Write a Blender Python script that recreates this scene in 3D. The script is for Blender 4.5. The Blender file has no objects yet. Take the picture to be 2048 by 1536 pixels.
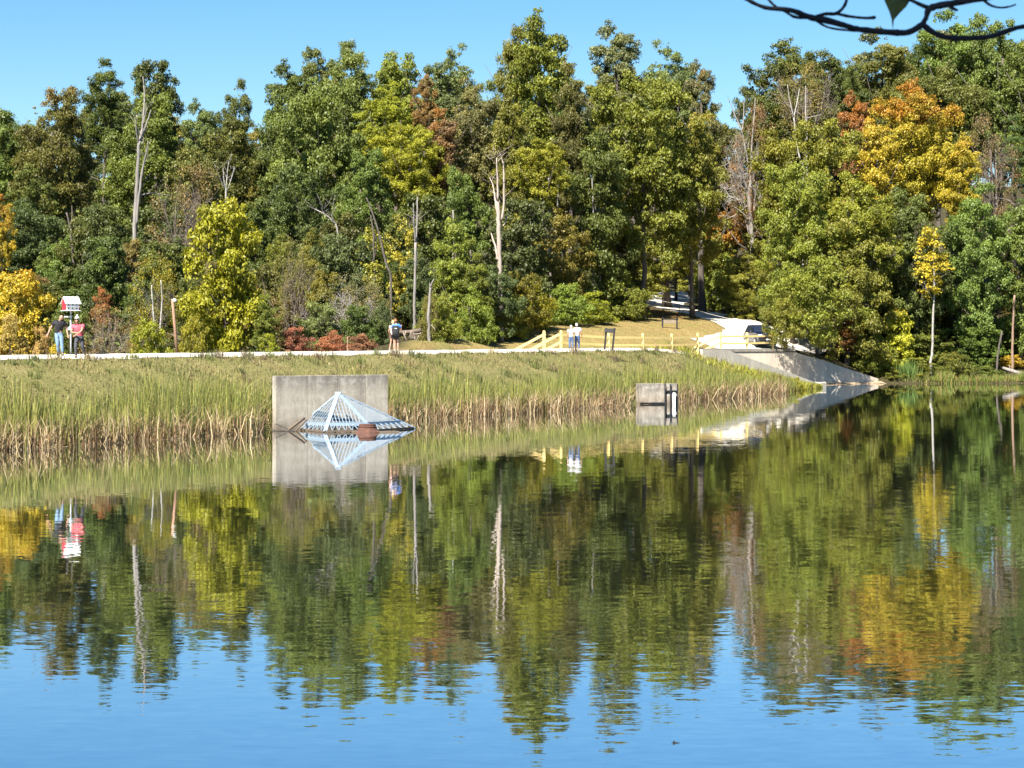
import bpy, bmesh, math, random
import numpy as np
from mathutils import Vector, Matrix

R = math.radians
scene = bpy.context.scene
COL = scene.collection
rng = np.random.default_rng(7)
random.seed(7)

# ------------------------------------------------------------------ camera, sky, sun, exposure
FP, YH, HC = 4000.0, 674.0, 4.0          # focal length in photo pixels, horizon row, eye height above the lake
cam_data = bpy.data.cameras.new('camera')
cam = bpy.data.objects.new('camera', cam_data); COL.objects.link(cam)
cam.location = (0, 0, HC); cam.rotation_euler = (R(90), 0, 0)
cam_data.sensor_width = 36.0
cam_data.lens = 36.0 * FP / 2048.0
cam_data.shift_y = -(768.0 - YH) / 2048.0
cam_data.clip_start = 0.1; cam_data.clip_end = 3000
cam_data.dof.use_dof = True; cam_data.dof.focus_distance = 120.0; cam_data.dof.aperture_fstop = 11.0
scene.camera = cam

SUN_DIR = Vector((-0.31, -0.57, 0.76)).normalized()
SUN_EL = math.asin(SUN_DIR.z); SUN_AZ = math.atan2(SUN_DIR.x, SUN_DIR.y)
world = bpy.data.worlds.new('World'); scene.world = world; world.use_nodes = True
wt = world.node_tree; wt.nodes.clear()
sky = wt.nodes.new('ShaderNodeTexSky'); sky.sky_type = 'NISHITA'; sky.sun_disc = False
sky.sun_elevation = SUN_EL; sky.sun_rotation = SUN_AZ % (2 * math.pi)
sky.altitude = 200; sky.air_density = 1.0; sky.dust_density = 0.15; sky.ozone_density = 3.0
hsv = wt.nodes.new('ShaderNodeHueSaturation'); hsv.inputs['Saturation'].default_value = 1.32; hsv.inputs['Hue'].default_value = 0.497
bg = wt.nodes.new('ShaderNodeBackground'); bg.inputs['Strength'].default_value = 0.0525
wo = wt.nodes.new('ShaderNodeOutputWorld')
wt.links.new(sky.outputs[0], hsv.inputs['Color']); wt.links.new(hsv.outputs[0], bg.inputs[0]); wt.links.new(bg.outputs[0], wo.inputs[0])

sun_data = bpy.data.lights.new('sun', 'SUN'); sun_data.energy = 5.0; sun_data.angle = R(0.5); sun_data.color = (1.0, 0.94, 0.84)
sun = bpy.data.objects.new('sun', sun_data); COL.objects.link(sun)
sun.rotation_euler = SUN_DIR.to_track_quat('Z', 'Y').to_euler(); sun.location = (-60, -40, 80)

scene.view_settings.view_transform = 'Standard'; scene.view_settings.look = 'None'
scene.view_settings.exposure = 1.62; scene.view_settings.gamma = 1.0; scene.view_settings.use_curve_mapping = False
scene.render.engine = 'CYCLES'; scene.cycles.use_denoising = True
scene.cycles.max_bounces = 6; scene.cycles.diffuse_bounces = 2; scene.cycles.glossy_bounces = 3
scene.cycles.transmission_bounces = 3; scene.cycles.caustics_reflective = False; scene.cycles.caustics_refractive = False


def W(px, py, Y):
    """World point seen at photo pixel (px, py) when it stands Y metres away."""
    return Vector(((px - 1024.0) * Y / FP, Y, HC - (py - YH) * Y / FP))


# ------------------------------------------------------------------ helpers
def link(o, parent=None):
    COL.objects.link(o)
    if parent is not None:
        o.parent = parent
    return o


def tag(o, label=None, cat=None, group=None, kind=None):
    if label: o['label'] = label
    if cat: o['category'] = cat
    if group: o['group'] = group
    if kind: o['kind'] = kind
    return o


def empty(name, loc, label, cat, group=None, rz=0.0):
    o = bpy.data.objects.new(name, None); o.empty_display_size = 0.3
    o.location = loc; o.rotation_euler = (0, 0, rz)
    link(o); return tag(o, label, cat, group)


def mesh_np(name, V, F, mats=(), attrs=None, smooth=False):
    V = np.asarray(V, dtype=np.float32); F = np.asarray(F, dtype=np.int32)
    me = bpy.data.meshes.new(name)
    k = F.shape[1]
    me.vertices.add(len(V)); me.vertices.foreach_set('co', V.ravel())
    me.loops.add(F.size); me.loops.foreach_set('vertex_index', F.ravel())
    me.polygons.add(len(F))
    me.polygons.foreach_set('loop_start', np.arange(0, F.size, k, dtype=np.int32))
    me.update(calc_edges=True)
    for an, (typ, dom, arr) in (attrs or {}).items():
        a = me.attributes.new(an, typ, dom)
        key = 'color' if typ == 'FLOAT_COLOR' else ('vector' if typ == 'FLOAT_VECTOR' else 'value')
        a.data.foreach_set(key, np.asarray(arr, dtype=np.float32).ravel())
    if smooth:
        me.polygons.foreach_set('use_smooth', np.ones(len(F), dtype=bool))
    for m in mats:
        me.materials.append(m)
    me.validate()
    return me


class MB:
    """Collects simple solids into one mesh."""
    def __init__(s): s.v, s.f = [], []
    def box(s, c, size, rot=None):
        c = Vector(c); hx, hy, hz = size[0] / 2, size[1] / 2, size[2] / 2
        M = rot if rot is not None else Matrix.Identity(3)
        b = len(s.v)
        for x, y, z in ((-1,-1,-1),(1,-1,-1),(1,1,-1),(-1,1,-1),(-1,-1,1),(1,-1,1),(1,1,1),(-1,1,1)):
            s.v.append(c + M @ Vector((x*hx, y*hy, z*hz)))
        for q in ((0,3,2,1),(4,5,6,7),(0,1,5,4),(1,2,6,5),(2,3,7,6),(3,0,4,7)):
            s.f.append([b + i for i in q])
        return s
    def beam(s, p, q, w, h):
        """A rectangular bar from p to q, w wide and h tall."""
        p, q = Vector(p), Vector(q); d = q - p
        y = d.normalized(); up = Vector((0,0,1))
        if abs(y.z) > 0.98: up = Vector((0,1,0))
        x = y.cross(up).normalized(); z = x.cross(y).normalized()
        M = Matrix((x, y, z)).transposed()
        return s.box((p + q) / 2, (w, d.length, h), M)
    def tube(s, pts, rad, n=8, cap=True):
        pts = [Vector(p) for p in pts]
        if not hasattr(rad, '__len__'): rad = [rad] * len(pts)
        b = len(s.v); prev = None
        for i, p in enumerate(pts):
            d = (pts[min(i+1, len(pts)-1)] - pts[max(i-1, 0)]).normalized()
            if prev is None:
                a = Vector((1,0,0)) if abs(d.x) < 0.8 else Vector((0,1,0))
                x = d.cross(a).normalized()
            else:
                x = (prev - d * prev.dot(d)).normalized()
            prev = x; y = d.cross(x)
            for k in range(n):
                an = 2 * math.pi * k / n
                s.v.append(p + (x * math.cos(an) + y * math.sin(an)) * rad[i])
        for i in range(len(pts) - 1):
            for k in range(n):
                k2 = (k + 1) % n
                s.f.append([b+i*n+k, b+i*n+k2, b+(i+1)*n+k2, b+(i+1)*n+k])
        if cap:
            s.f.append([b + k for k in range(n)][::-1])
            s.f.append([b + (len(pts)-1)*n + k for k in range(n)])
        return s
    def lathe(s, prof, c=(0,0,0), n=16):
        """prof: list of (r, z)."""
        return s.tube([Vector(c) + Vector((0,0,z)) for r, z in prof], [max(r, 1e-3) for r, z in prof], n)
    def prism(s, poly, axis_vec):
        """Extrude a planar polygon (list of points) along axis_vec."""
        a = Vector(axis_vec); b = len(s.v); n = len(poly)
        for p in poly: s.v.append(Vector(p))
        for p in poly: s.v.append(Vector(p) + a)
        s.f.append([b+i for i in range(n)][::-1]); s.f.append([b+n+i for i in range(n)])
        for i in range(n):
            j = (i+1) % n
            s.f.append([b+i, b+j, b+n+j, b+n+i])
        return s
    def ell(s, c, r, n=10, m=7):
        c = Vector(c); b = len(s.v)
        for j in range(m+1):
            th = math.pi * j / m
            for k in range(n):
                an = 2*math.pi*k/n
                s.v.append(c + Vector((r[0]*math.sin(th)*math.cos(an), r[1]*math.sin(th)*math.sin(an), r[2]*math.cos(th))))
        for j in range(m):
            for k in range(n):
                k2 = (k+1) % n
                s.f.append([b+j*n+k, b+(j+1)*n+k, b+(j+1)*n+k2, b+j*n+k2])
        return s
    def build(s, name, mat, parent=None, smooth=False, loc=None, bevel=0.0, rel=True):
        me = bpy.data.meshes.new(name)
        off = Vector((0,0,0))
        me.from_pydata([tuple(v) for v in s.v], [], s.f)
        me.materials.append(mat)
        bm = bmesh.new(); bm.from_mesh(me); bmesh.ops.recalc_face_normals(bm, faces=bm.faces[:])
        if bevel > 0:
            bmesh.ops.bevel(bm, geom=bm.edges[:], offset=bevel, segments=1, affect='EDGES')
        bm.to_mesh(me); bm.free()
        if smooth:
            me.polygons.foreach_set('use_smooth', [True]*len(me.polygons))
        o = bpy.data.objects.new(name, me)
        if loc is not None: o.location = loc
        return link(o, parent)


def rotz3(a): return Matrix.Rotation(a, 3, 'Z')


# ------------------------------------------------------------------ materials
def new_mat(name):
    m = bpy.data.materials.new(name); m.use_nodes = True
    nt = m.node_tree; nt.nodes.clear()
    out = nt.nodes.new('ShaderNodeOutputMaterial')
    return m, nt, out


def N(nt, typ, **kw):
    n = nt.nodes.new(typ)
    for k, v in kw.items(): setattr(n, k, v)
    return n


def math_node(nt, op, a, b=None, c=None, clamp=False):
    n = nt.nodes.new('ShaderNodeMath'); n.operation = op; n.use_clamp = clamp
    for i, v in enumerate((a, b, c)):
        if v is None: continue
        if isinstance(v, (int, float)): n.inputs[i].default_value = v
        else: nt.links.new(v, n.inputs[i])
    return n.outputs[0]


def mix_rgb(nt, fac, a, b, mode='MIX'):
    n = nt.nodes.new('ShaderNodeMix'); n.data_type = 'RGBA'; n.blend_type = mode
    for sock, v in ((n.inputs[0], fac), (n.inputs[6], a), (n.inputs[7], b)):
        if isinstance(v, (int, float)): sock.default_value = v
        elif isinstance(v, tuple): sock.default_value = (*v[:3], 1.0)
        else: nt.links.new(v, sock)
    return n.outputs[2]


def noise(nt, vec, scale, detail=3.0, rough=0.55, mapscale=None):
    if mapscale is not None:
        mp = nt.nodes.new('ShaderNodeMapping'); mp.inputs['Scale'].default_value = mapscale
        nt.links.new(vec, mp.inputs[0]); vec = mp.outputs[0]
    n = nt.nodes.new('ShaderNodeTexNoise'); n.inputs['Scale'].default_value = scale
    n.inputs['Detail'].default_value = detail; n.inputs['Roughness'].default_value = rough
    nt.links.new(vec, n.inputs['Vector'])
    return n


def ramp(nt, fac, stops):
    n = nt.nodes.new('ShaderNodeValToRGB'); cr = n.color_ramp
    while len(cr.elements) < len(stops): cr.elements.new(0.5)
    for e, (p, c) in zip(cr.elements, stops):
        e.position = p; e.color = (*c[:3], 1.0) if isinstance(c, tuple) else (c, c, c, 1.0)
    nt.links.new(fac, n.inputs[0])
    return n.outputs[0]


def simple_mat(name, col, rough=0.7, var=0.25, scale=6.0, metal=0.0, bump=0.0, coat=0.0, mapscale=None):
    m, nt, out = new_mat(name)
    p = N(nt, 'ShaderNodeBsdfPrincipled'); p.inputs['Roughness'].default_value = rough; p.inputs['Metallic'].default_value = metal
    if coat: p.inputs['Coat Weight'].default_value = coat
    tc = N(nt, 'ShaderNodeTexCoord')
    ns = noise(nt, tc.outputs['Object'], scale, 4.0, 0.6, mapscale)
    lo = tuple(c * (1 - var) for c in col); hi = tuple(min(1.0, c * (1 + var)) for c in col)
    nt.links.new(ramp(nt, ns.outputs[0], [(0.25, lo), (0.75, hi)]), p.inputs['Base Color'])
    if bump:
        b = N(nt, 'ShaderNodeBump'); b.inputs['Strength'].default_value = 0.6; b.inputs['Distance'].default_value = bump
        nt.links.new(ns.outputs[0], b.inputs['Height']); nt.links.new(b.outputs[0], p.inputs['Normal'])
    nt.links.new(p.outputs[0], out.inputs[0])
    return m


def make_leaf_mat(name, autumn_col=(0.34, 0.10, 0.025), gloss=0.3):
    """Leaf colour = object colour varied leaf by leaf; the object's alpha says how far the tips have turned."""
    m, nt, out = new_mat(name)
    oi = N(nt, 'ShaderNodeObjectInfo')
    at = N(nt, 'ShaderNodeAttribute', attribute_name='tone')
    tp = N(nt, 'ShaderNodeAttribute', attribute_name='tip')
    k = math_node(nt, 'MULTIPLY_ADD', at.outputs['Fac'], 1.0, 0.55)
    vm = N(nt, 'ShaderNodeVectorMath', operation='SCALE'); nt.links.new(oi.outputs['Color'], vm.inputs[0]); nt.links.new(k, vm.inputs['Scale'])
    warm = mix_rgb(nt, 1.0, vm.outputs[0], (1.20, 1.05, 0.65), 'MULTIPLY')
    c = mix_rgb(nt, math_node(nt, 'MULTIPLY', at.outputs['Fac'], 0.6), vm.outputs[0], warm)
    f = math_node(nt, 'ADD', tp.outputs['Fac'], oi.outputs['Alpha'])
    f = math_node(nt, 'MULTIPLY', math_node(nt, 'SUBTRACT', f, 1.0), 3.5, clamp=True)
    ac = mix_rgb(nt, at.outputs['Fac'], tuple(x * 0.75 for x in autumn_col), (autumn_col[0]*1.25, autumn_col[1]*1.9, autumn_col[2]))
    c = mix_rgb(nt, f, c, ac)
    p = N(nt, 'ShaderNodeBsdfPrincipled'); p.inputs['Roughness'].default_value = 0.48; p.inputs['Specular IOR Level'].default_value = gloss
    nt.links.new(c, p.inputs['Base Color'])
    t = N(nt, 'ShaderNodeBsdfTranslucent')
    tcol = mix_rgb(nt, 1.0, c, (1.2, 1.15, 0.55), 'MULTIPLY'); nt.links.new(tcol, t.inputs[0])
    mx = N(nt, 'ShaderNodeMixShader'); mx.inputs[0].default_value = 0.30
    nt.links.new(p.outputs[0], mx.inputs[1]); nt.links.new(t.outputs[0], mx.inputs[2]); nt.links.new(mx.outputs[0], out.inputs[0])
    return m


def make_blade_mat(name, trans=0.25):
    m, nt, out = new_mat(name)
    at = N(nt, 'ShaderNodeAttribute', attribute_name='tint')
    p = N(nt, 'ShaderNodeBsdfPrincipled'); p.inputs['Roughness'].default_value = 0.5; p.inputs['Specular IOR Level'].default_value = 0.3
    nt.links.new(at.outputs['Color'], p.inputs['Base Color'])
    t = N(nt, 'ShaderNodeBsdfTranslucent'); nt.links.new(at.outputs['Color'], t.inputs[0])
    mx = N(nt, 'ShaderNodeMixShader'); mx.inputs[0].default_value = trans
    nt.links.new(p.outputs[0], mx.inputs[1]); nt.links.new(t.outputs[0], mx.inputs[2]); nt.links.new(mx.outputs[0], out.inputs[0])
    return m


def make_concrete(name, base=(0.36, 0.33, 0.285), stain=1.0, band=None):
    m, nt, out = new_mat(name)
    tc = N(nt, 'ShaderNodeTexCoord'); v = tc.outputs['Object']
    streak = noise(nt, v, 1.6, 5, 0.6, (1.6, 1.6, 0.12))
    fine = noise(nt, v, 9.0, 6, 0.7)
    big = noise(nt, v, 0.7, 3, 0.5)
    c = ramp(nt, fine.outputs[0], [(0.25, tuple(x*0.72 for x in base)), (0.5, base), (0.8, tuple(min(1, x*1.25) for x in base))])
    dark = ramp(nt, streak.outputs[0], [(0.35, (0.42, 0.40, 0.38)), (0.6, (1.0, 1.0, 1.0))])
    c = mix_rgb(nt, 0.75 * stain, c, dark, 'MULTIPLY')
    c = mix_rgb(nt, math_node(nt, 'MULTIPLY', big.outputs[0], 0.5), c, (0.22, 0.19, 0.15))
    if band:
        # grime running down from the top edge, patches of pale lime, brown tide mark at the water
        sp = N(nt, 'ShaderNodeSeparateXYZ'); nt.links.new(v, sp.inputs[0])
        run = noise(nt, v, 2.2, 5, 0.65, (1.3, 1.3, 0.25)); blot = noise(nt, v, 2.6, 6, 0.7)
        zz = math_node(nt, 'ADD', sp.outputs[2], math_node(nt, 'MULTIPLY_ADD', run.outputs[0], 1.5, -0.75))
        top = N(nt, 'ShaderNodeMapRange'); top.inputs['From Min'].default_value = band - 0.75; top.inputs['From Max'].default_value = band - 0.1; nt.links.new(zz, top.inputs[0])
        c = mix_rgb(nt, math_node(nt, 'MULTIPLY', top.outputs[0], 0.62), c, (0.085, 0.078, 0.07))
        c = mix_rgb(nt, ramp(nt, blot.outputs[0], [(0.5, 0.0), (0.68, 0.7)]), c, (0.50, 0.46, 0.40))
        zb = math_node(nt, 'ADD', sp.outputs[2], math_node(nt, 'MULTIPLY_ADD', blot.outputs[0], 0.8, -0.4))
        bot = N(nt, 'ShaderNodeMapRange'); bot.inputs['From Min'].default_value = 0.55; bot.inputs['From Max'].default_value = 0.05; nt.links.new(zb, bot.inputs[0])
        c = mix_rgb(nt, math_node(nt, 'MULTIPLY', bot.outputs[0], 0.75), c, (0.12, 0.085, 0.055))
    p = N(nt, 'ShaderNodeBsdfPrincipled'); p.inputs['Roughness'].default_value = 0.9
    nt.links.new(c, p.inputs['Base Color'])
    b = N(nt, 'ShaderNodeBump'); b.inputs['Distance'].default_value = 0.02; b.inputs['Strength'].default_value = 0.5
    nt.links.new(fine.outputs[0], b.inputs['Height']); nt.links.new(b.outputs[0], p.inputs['Normal'])
    nt.links.new(p.outputs[0], out.inputs[0])
    return m


LEAF = make_leaf_mat('leaf_surface')
LEAF_RED = make_leaf_mat('leaf_surface_red', (0.30, 0.055, 0.02))
BLADE = make_blade_mat('blade_surface')
CONC = make_concrete('weathered_concrete')
CONC_H = make_concrete('stained_concrete', (0.47, 0.42, 0.34), 0.8, 2.34)
CONC_B = make_concrete('stained_box_concrete', (0.42, 0.37, 0.30), 0.8, 1.2)
CONC_L = make_concrete('pale_concrete', (0.78, 0.69, 0.56), 0.45)
BARK = simple_mat('grey_brown_bark', (0.095, 0.078, 0.064), 0.9, 0.5, 3.0, bump=0.05, mapscale=(3, 3, 0.6))
BARK_D = simple_mat('dark_bark', (0.055, 0.045, 0.038), 0.9, 0.4, 3.0, bump=0.04)
DEADWOOD = simple_mat('bleached_dead_wood', (0.21, 0.19, 0.17), 0.85, 0.42, 1.6, bump=0.04, mapscale=(3, 3, 0.5))
BIRCH = simple_mat('pale_birch_bark', (0.30, 0.28, 0.25), 0.8, 0.5, 2.5, mapscale=(2, 2, 4))
TWIG = simple_mat('dry_twig', (0.22, 0.175, 0.14), 0.9, 0.35, 2.0)
TWIG_G = simple_mat('grey_twig', (0.36, 0.33, 0.30), 0.9, 0.3, 2.0)
PINEWOOD = simple_mat('new_yellow_timber', (0.70, 0.52, 0.20), 0.65, 0.16, 3.0, mapscale=(6, 6, 1))
STEEL = simple_mat('galvanised_steel', (0.33, 0.42, 0.51), 0.45, 0.12, 8.0, metal=0.35)
RUST = simple_mat('rusty_iron', (0.085, 0.035, 0.022), 0.85, 0.45, 7.0, bump=0.01)
WOODGREY = simple_mat('weathered_board', (0.12, 0.09, 0.065), 0.85, 0.35, 5.0, mapscale=(1, 6, 6))
BLACKP = simple_mat('black_painted_post', (0.018, 0.017, 0.018), 0.5, 0.3, 8.0)
POLEW = simple_mat('reddish_pole_wood', (0.27, 0.155, 0.10), 0.85, 0.35, 5.0, mapscale=(4, 4, 0.5))
WHITEP = simple_mat('white_paint', (0.80, 0.80, 0.78), 0.5, 0.06, 6.0)
REDP = simple_mat('red_paint', (0.62, 0.03, 0.045), 0.45, 0.15, 6.0)
GREYP = simple_mat('pale_grey_paint', (0.55, 0.57, 0.60), 0.5, 0.1, 6.0)
DARKHOLE = simple_mat('dark_opening', (0.012, 0.012, 0.012), 0.9, 0.1)
ROPE = simple_mat('pale_rope', (0.6, 0.56, 0.5), 0.8, 0.1)
SKIN = simple_mat('skin', (0.44, 0.25, 0.175), 0.55, 0.08, 12.0)
SKIN_T = simple_mat('tanned_skin', (0.40, 0.205, 0.13), 0.55, 0.08, 12.0)
HAIR_B = simple_mat('dark_hair', (0.02, 0.014, 0.012), 0.5, 0.3, 30.0)
HAIR_Y = simple_mat('blond_hair', (0.56, 0.38, 0.17), 0.5, 0.25, 30.0)
HAIR_R = simple_mat('brown_hair', (0.22, 0.095, 0.04), 0.5, 0.25, 30.0)
HAIR_W = simple_mat('white_hair', (0.55, 0.52, 0.48), 0.6, 0.15, 30.0)
CLOTH_K = simple_mat('black_cloth', (0.014, 0.014, 0.018), 0.85, 0.3, 14.0)
CLOTH_P = simple_mat('pink_cloth', (0.62, 0.10, 0.14), 0.85, 0.15, 14.0)
CLOTH_W = simple_mat('white_cloth', (0.60, 0.59, 0.61), 0.85, 0.06, 14.0)
CLOTH_G = simple_mat('charcoal_cloth', (0.055, 0.055, 0.062), 0.85, 0.2, 14.0)
CLOTH_PK = simple_mat('pale_pink_cloth', (0.72, 0.48, 0.50), 0.85, 0.1, 14.0)
CLOTH_BL = simple_mat('bright_blue_cloth', (0.06, 0.20, 0.62), 0.8, 0.15, 14.0)
DENIM = simple_mat('faded_denim', (0.15, 0.24, 0.34), 0.85, 0.45, 7.0)
DENIM_D = simple_mat('blue_denim', (0.075, 0.13, 0.27), 0.85, 0.5, 7.0)
SHOE_D = simple_mat('dark_shoe', (0.03, 0.028, 0.03), 0.6, 0.2)
SHOE_W = simple_mat('white_shoe', (0.7, 0.7, 0.7), 0.6, 0.1)
LIP = simple_mat('lip', (0.35, 0.10, 0.09), 0.5, 0.1)


def checked_cloth():
    m, nt, out = new_mat('checked_shirt_cloth')
    tc = N(nt, 'ShaderNodeTexCoord'); sp = N(nt, 'ShaderNodeSeparateXYZ'); nt.links.new(tc.outputs['Object'], sp.inputs[0])
    def lines(s):
        fr = math_node(nt, 'FRACT', math_node(nt, 'MULTIPLY', s, 14.0))
        return math_node(nt, 'LESS_THAN', fr, 0.28)
    a, b = lines(sp.outputs[0]), lines(sp.outputs[2])
    f = math_node(nt, 'MULTIPLY', math_node(nt, 'ADD', a, b), 0.5)
    p = N(nt, 'ShaderNodeBsdfPrincipled'); p.inputs['Roughness'].default_value = 0.85
    nt.links.new(mix_rgb(nt, f, (0.62, 0.60, 0.62), (0.26, 0.30, 0.48)), p.inputs['Base Color'])
    nt.links.new(p.outputs[0], out.inputs[0]); return m
CLOTH_CK = checked_cloth()


# ------------------------------------------------------------------ land shape
W0 = np.array([-18.1, 70.8]); U = np.array([0.468, 0.884]); NN = np.array([-0.884, 0.468])   # dam axis, downstream normal


def TS(t, s):
    p = W0 + U * t + NN * s
    return float(p[0]), float(p[1])


def to_ts(X, Y):
    dx, dy = X - W0[0], Y - W0[1]
    return dx * U[0] + dy * U[1], dx * NN[0] + dy * NN[1]


PS = np.array([-3, -1, 0, 1, 2, 4, 6, 7.2, 7.9, 9.5, 11.0, 12.2, 16, 18.5, 24])
PZ = np.array([-1.6, -0.8, -0.12, 0.15, 0.5, 1.38, 2.32, 2.84, 3.03, 3.14, 3.21, 3.05, 1.5, 0.8, 0.3])


def dam_z(t, s):
    sh = np.interp(t, [70, 75, 90, 98], [0, 0.2, 2.1, 3.1])
    cap = np.interp(t, [-200, 83, 86, 97], [9, 3.3, 2.78, 0.18])
    return np.minimum(np.interp(s - sh, PS, PZ), cap)


def s_end(t): return np.interp(t, [-200, 82.5, 86, 97, 98], [20, 12.5, 6.75, 3.42, 3.4])


N0 = np.array([16.2, 150.0]); N1 = np.array([24.2, 158.0])       # near spillway wall
A0 = np.array([16.95, 163.0]); C0 = np.array([31.6, 172.5])       # far spillway wall
B0 = A0 + (C0 - A0) * 0.46
_d = (C0 - A0) / np.linalg.norm(C0 - A0); _n = np.array([-_d[1], _d[0]])

shore = [TS(-85, 1.0), TS(-40, 0.6), TS(0, 0.6), TS(40, 0.6), TS(72, 0.6), TS(86, 2.0), TS(96.5, 3.2), tuple(N1), tuple(N0 + [0.25, 0.25]), tuple(A0 - _d * 3.5 + _n * 0.9), tuple(A0 + _n * 1.0), tuple(C0 + _n * 0.8), tuple(C0 + [0.9, 0.1]),
         (34.5, 172.8), (38, 172.3), (44, 173.0), (56, 174.5), (75, 165), (80, 110), (70, 50), (45, 16), (14, 9), (-10, 9), (-32, 8)]
SH = np.array(shore)


def poly_sd(P, poly):
    """Signed distance (negative inside) of points P (n,2) to a closed polygon."""
    n = len(poly); d = np.full(len(P), 1e9); inside = np.zeros(len(P), bool)
    for i in range(n):
        a, b = poly[i], poly[(i+1) % n]
        e = b - a; w = P - a
        k = np.clip((w @ e) / (e @ e), 0, 1)
        d = np.minimum(d, np.hypot(*(w - k[:, None] * e).T))
        c1 = (a[1] > P[:, 1]) != (b[1] > P[:, 1])
        xi = a[0] + (P[:, 1] - a[1]) / (b[1] - a[1] + 1e-12) * e[0]
        inside ^= c1 & (P[:, 0] < xi)
    return np.where(inside, -d, d)


def PX(px, Y, z): return ((px - 1024.0) * Y / FP, Y, z)


ctrl = []
for t in (-85, -40, 0, 30):
    ctrl += [(*TS(t, 9.5), 2.5), (*TS(t, 13), 1.9), (*TS(t, 20), 0.9), (*TS(t, 34), 1.4)]
ctrl += [(*TS(45, 11.5), 3.0), (*TS(45, 16), 2.7), (*TS(60, 11.5), 3.1), (*TS(60, 15), 2.4), (*TS(72, 11.5), 3.1), (*TS(72, 15), 2.4), (*TS(84, 11.5), 3.05), (*TS(60, 21), 3.4), (*TS(72, 21), 3.4), (*TS(84, 18), 3.3)]
# lawn and road seen in the photograph
ctrl += [PX(830, 122, 3.78), PX(900, 140, 4.0), PX(1060, 160, 4.75), PX(1150, 168, 5.05), PX(1270, 178, 5.55), PX(1300, 188, 6.2)]
ctrl += [PX(1200, 160, 4.3), PX(1330, 165, 4.1), PX(1400, 172, 4.5), PX(1340, 180, 5.4)]
ROAD1 = [(17.0, 166.4, 3.05), (19.2, 169.4, 3.25), (21.0, 173.6, 3.85), (21.4, 180, 4.75), (19.2, 192, 6.0), (15.6, 203, 7.1), (16.6, 216, 7.9), (22.5, 231, 8.8), (32, 246, 9.6)]
ctrl += ROAD1
ROAD2 = [(20.2, 169.6, 3.25), (24.4, 175.5, 3.8), (28.5, 183, 4.5), (35.5, 193, 5.2)]
ctrl += ROAD2[1:]
ctrl += [(A0[0] - .5, A0[1] + 1.2, 3.0), (B0[0] - .5, B0[1] + 1.2, 2.9), (27.0, 171.6, 2.0), (31, 174.6, 0.8), (29, 177, 3.0)]
# hillsides
ctrl += [PX(0, 130, 3.2), PX(300, 130, 3.0), PX(600, 140, 3.0), PX(0, 150, 6.5), PX(300, 150, 6.0), PX(500, 150, 5.0), PX(700, 150, 4.2), PX(0, 200, 14), PX(300, 200, 13.5), PX(500, 200, 12.5), PX(700, 200, 10.5),
         PX(1000, 185, 6.8), PX(1000, 200, 9), PX(1000, 240, 16), PX(1250, 210, 8.5), PX(1300, 245, 12.5), PX(1600, 205, 6.5), PX(1600, 240, 11), PX(1800, 182, 2.4), PX(1800, 200, 5.5), PX(1800, 240, 13),
         PX(1900, 178, 1.0), PX(2048, 180, 1.2), PX(2048, 200, 5), PX(2048, 240, 13), PX(2500, 180, 1.0), PX(2500, 200, 5), PX(2500, 240, 13), PX(500, 250, 20), PX(0, 250, 20)]
ctrl += [(36, 174.3, 0.45), (44, 175.2, 0.4), (56, 177, 0.5)]
ctrl += [(-160, 320, 30), (0, 320, 28), (160, 320, 27), (-150, 180, 14), (-110, 100, 8), (150, 180, 9), (110, 100, 6), (100, 40, 6), (70, -20, 5), (-80, -20, 6), (-90, 30, 6),
         (0, 0, 2.35), (12, 1, 2.35), (-12, 1, 2.35), (0, 8.8, 0.4), (20, 9.5, 0.5), (-20, 8, 0.4), (0, -30, 4), (40, -30, 4), (-40, -30, 4), (-300, 450, 40), (300, 450, 40), (0, 450, 38), (-300, 0, 20), (300, 0, 20), (0, -150, 10), (300, 250, 20), (-300, 250, 25)]
CT = np.array(ctrl, float)


def _rbf_fit():
    n = len(CT); D = np.hypot(CT[:, None, 0] - CT[None, :, 0], CT[:, None, 1] - CT[None, :, 1])
    A = np.zeros((n+3, n+3)); A[:n, :n] = -D - np.eye(n) * 0.4
    A[:n, n] = 1; A[:n, n+1:] = CT[:, :2] / 100; A[n, :n] = 1; A[n+1:, :n] = CT[:, :2].T / 100
    b = np.zeros(n+3); b[:n] = CT[:, 2]
    return np.linalg.solve(A, b)


RW = _rbf_fit()


def land_z(P):
    P = np.asarray(P, float).reshape(-1, 2)
    n = len(CT)
    D = np.hypot(P[:, None, 0] - CT[None, :, 0], P[:, None, 1] - CT[None, :, 1])
    z = -D @ RW[:n] + RW[n] + (P / 100) @ RW[n+1:]
    sd = poly_sd(P, SH)
    z = np.where(sd < 0, np.maximum(-1.8, 0.35 * sd - 0.05), np.minimum(np.maximum(z, 0.12), 0.05 + 8.0 * sd))
    t, s = to_ts(P[:, 0], P[:, 1])
    under = ((s > -3) & (s < 11.2) & (t < 82)) | ((t >= 80) & (t < 98.5) & (s > -3) & (s < s_end(t) + 0.25))
    z = np.where(under, np.minimum(z, dam_z(t, s) - 0.35), z)
    return z


def gz(x, y): return float(land_z([[x, y]])[0])


def axis(lo, a, b, hi, fine, coarse):
    return np.unique(np.concatenate([np.arange(lo, a, coarse), np.arange(a, b, fine), np.arange(b, hi + 1, coarse)]))


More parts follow.
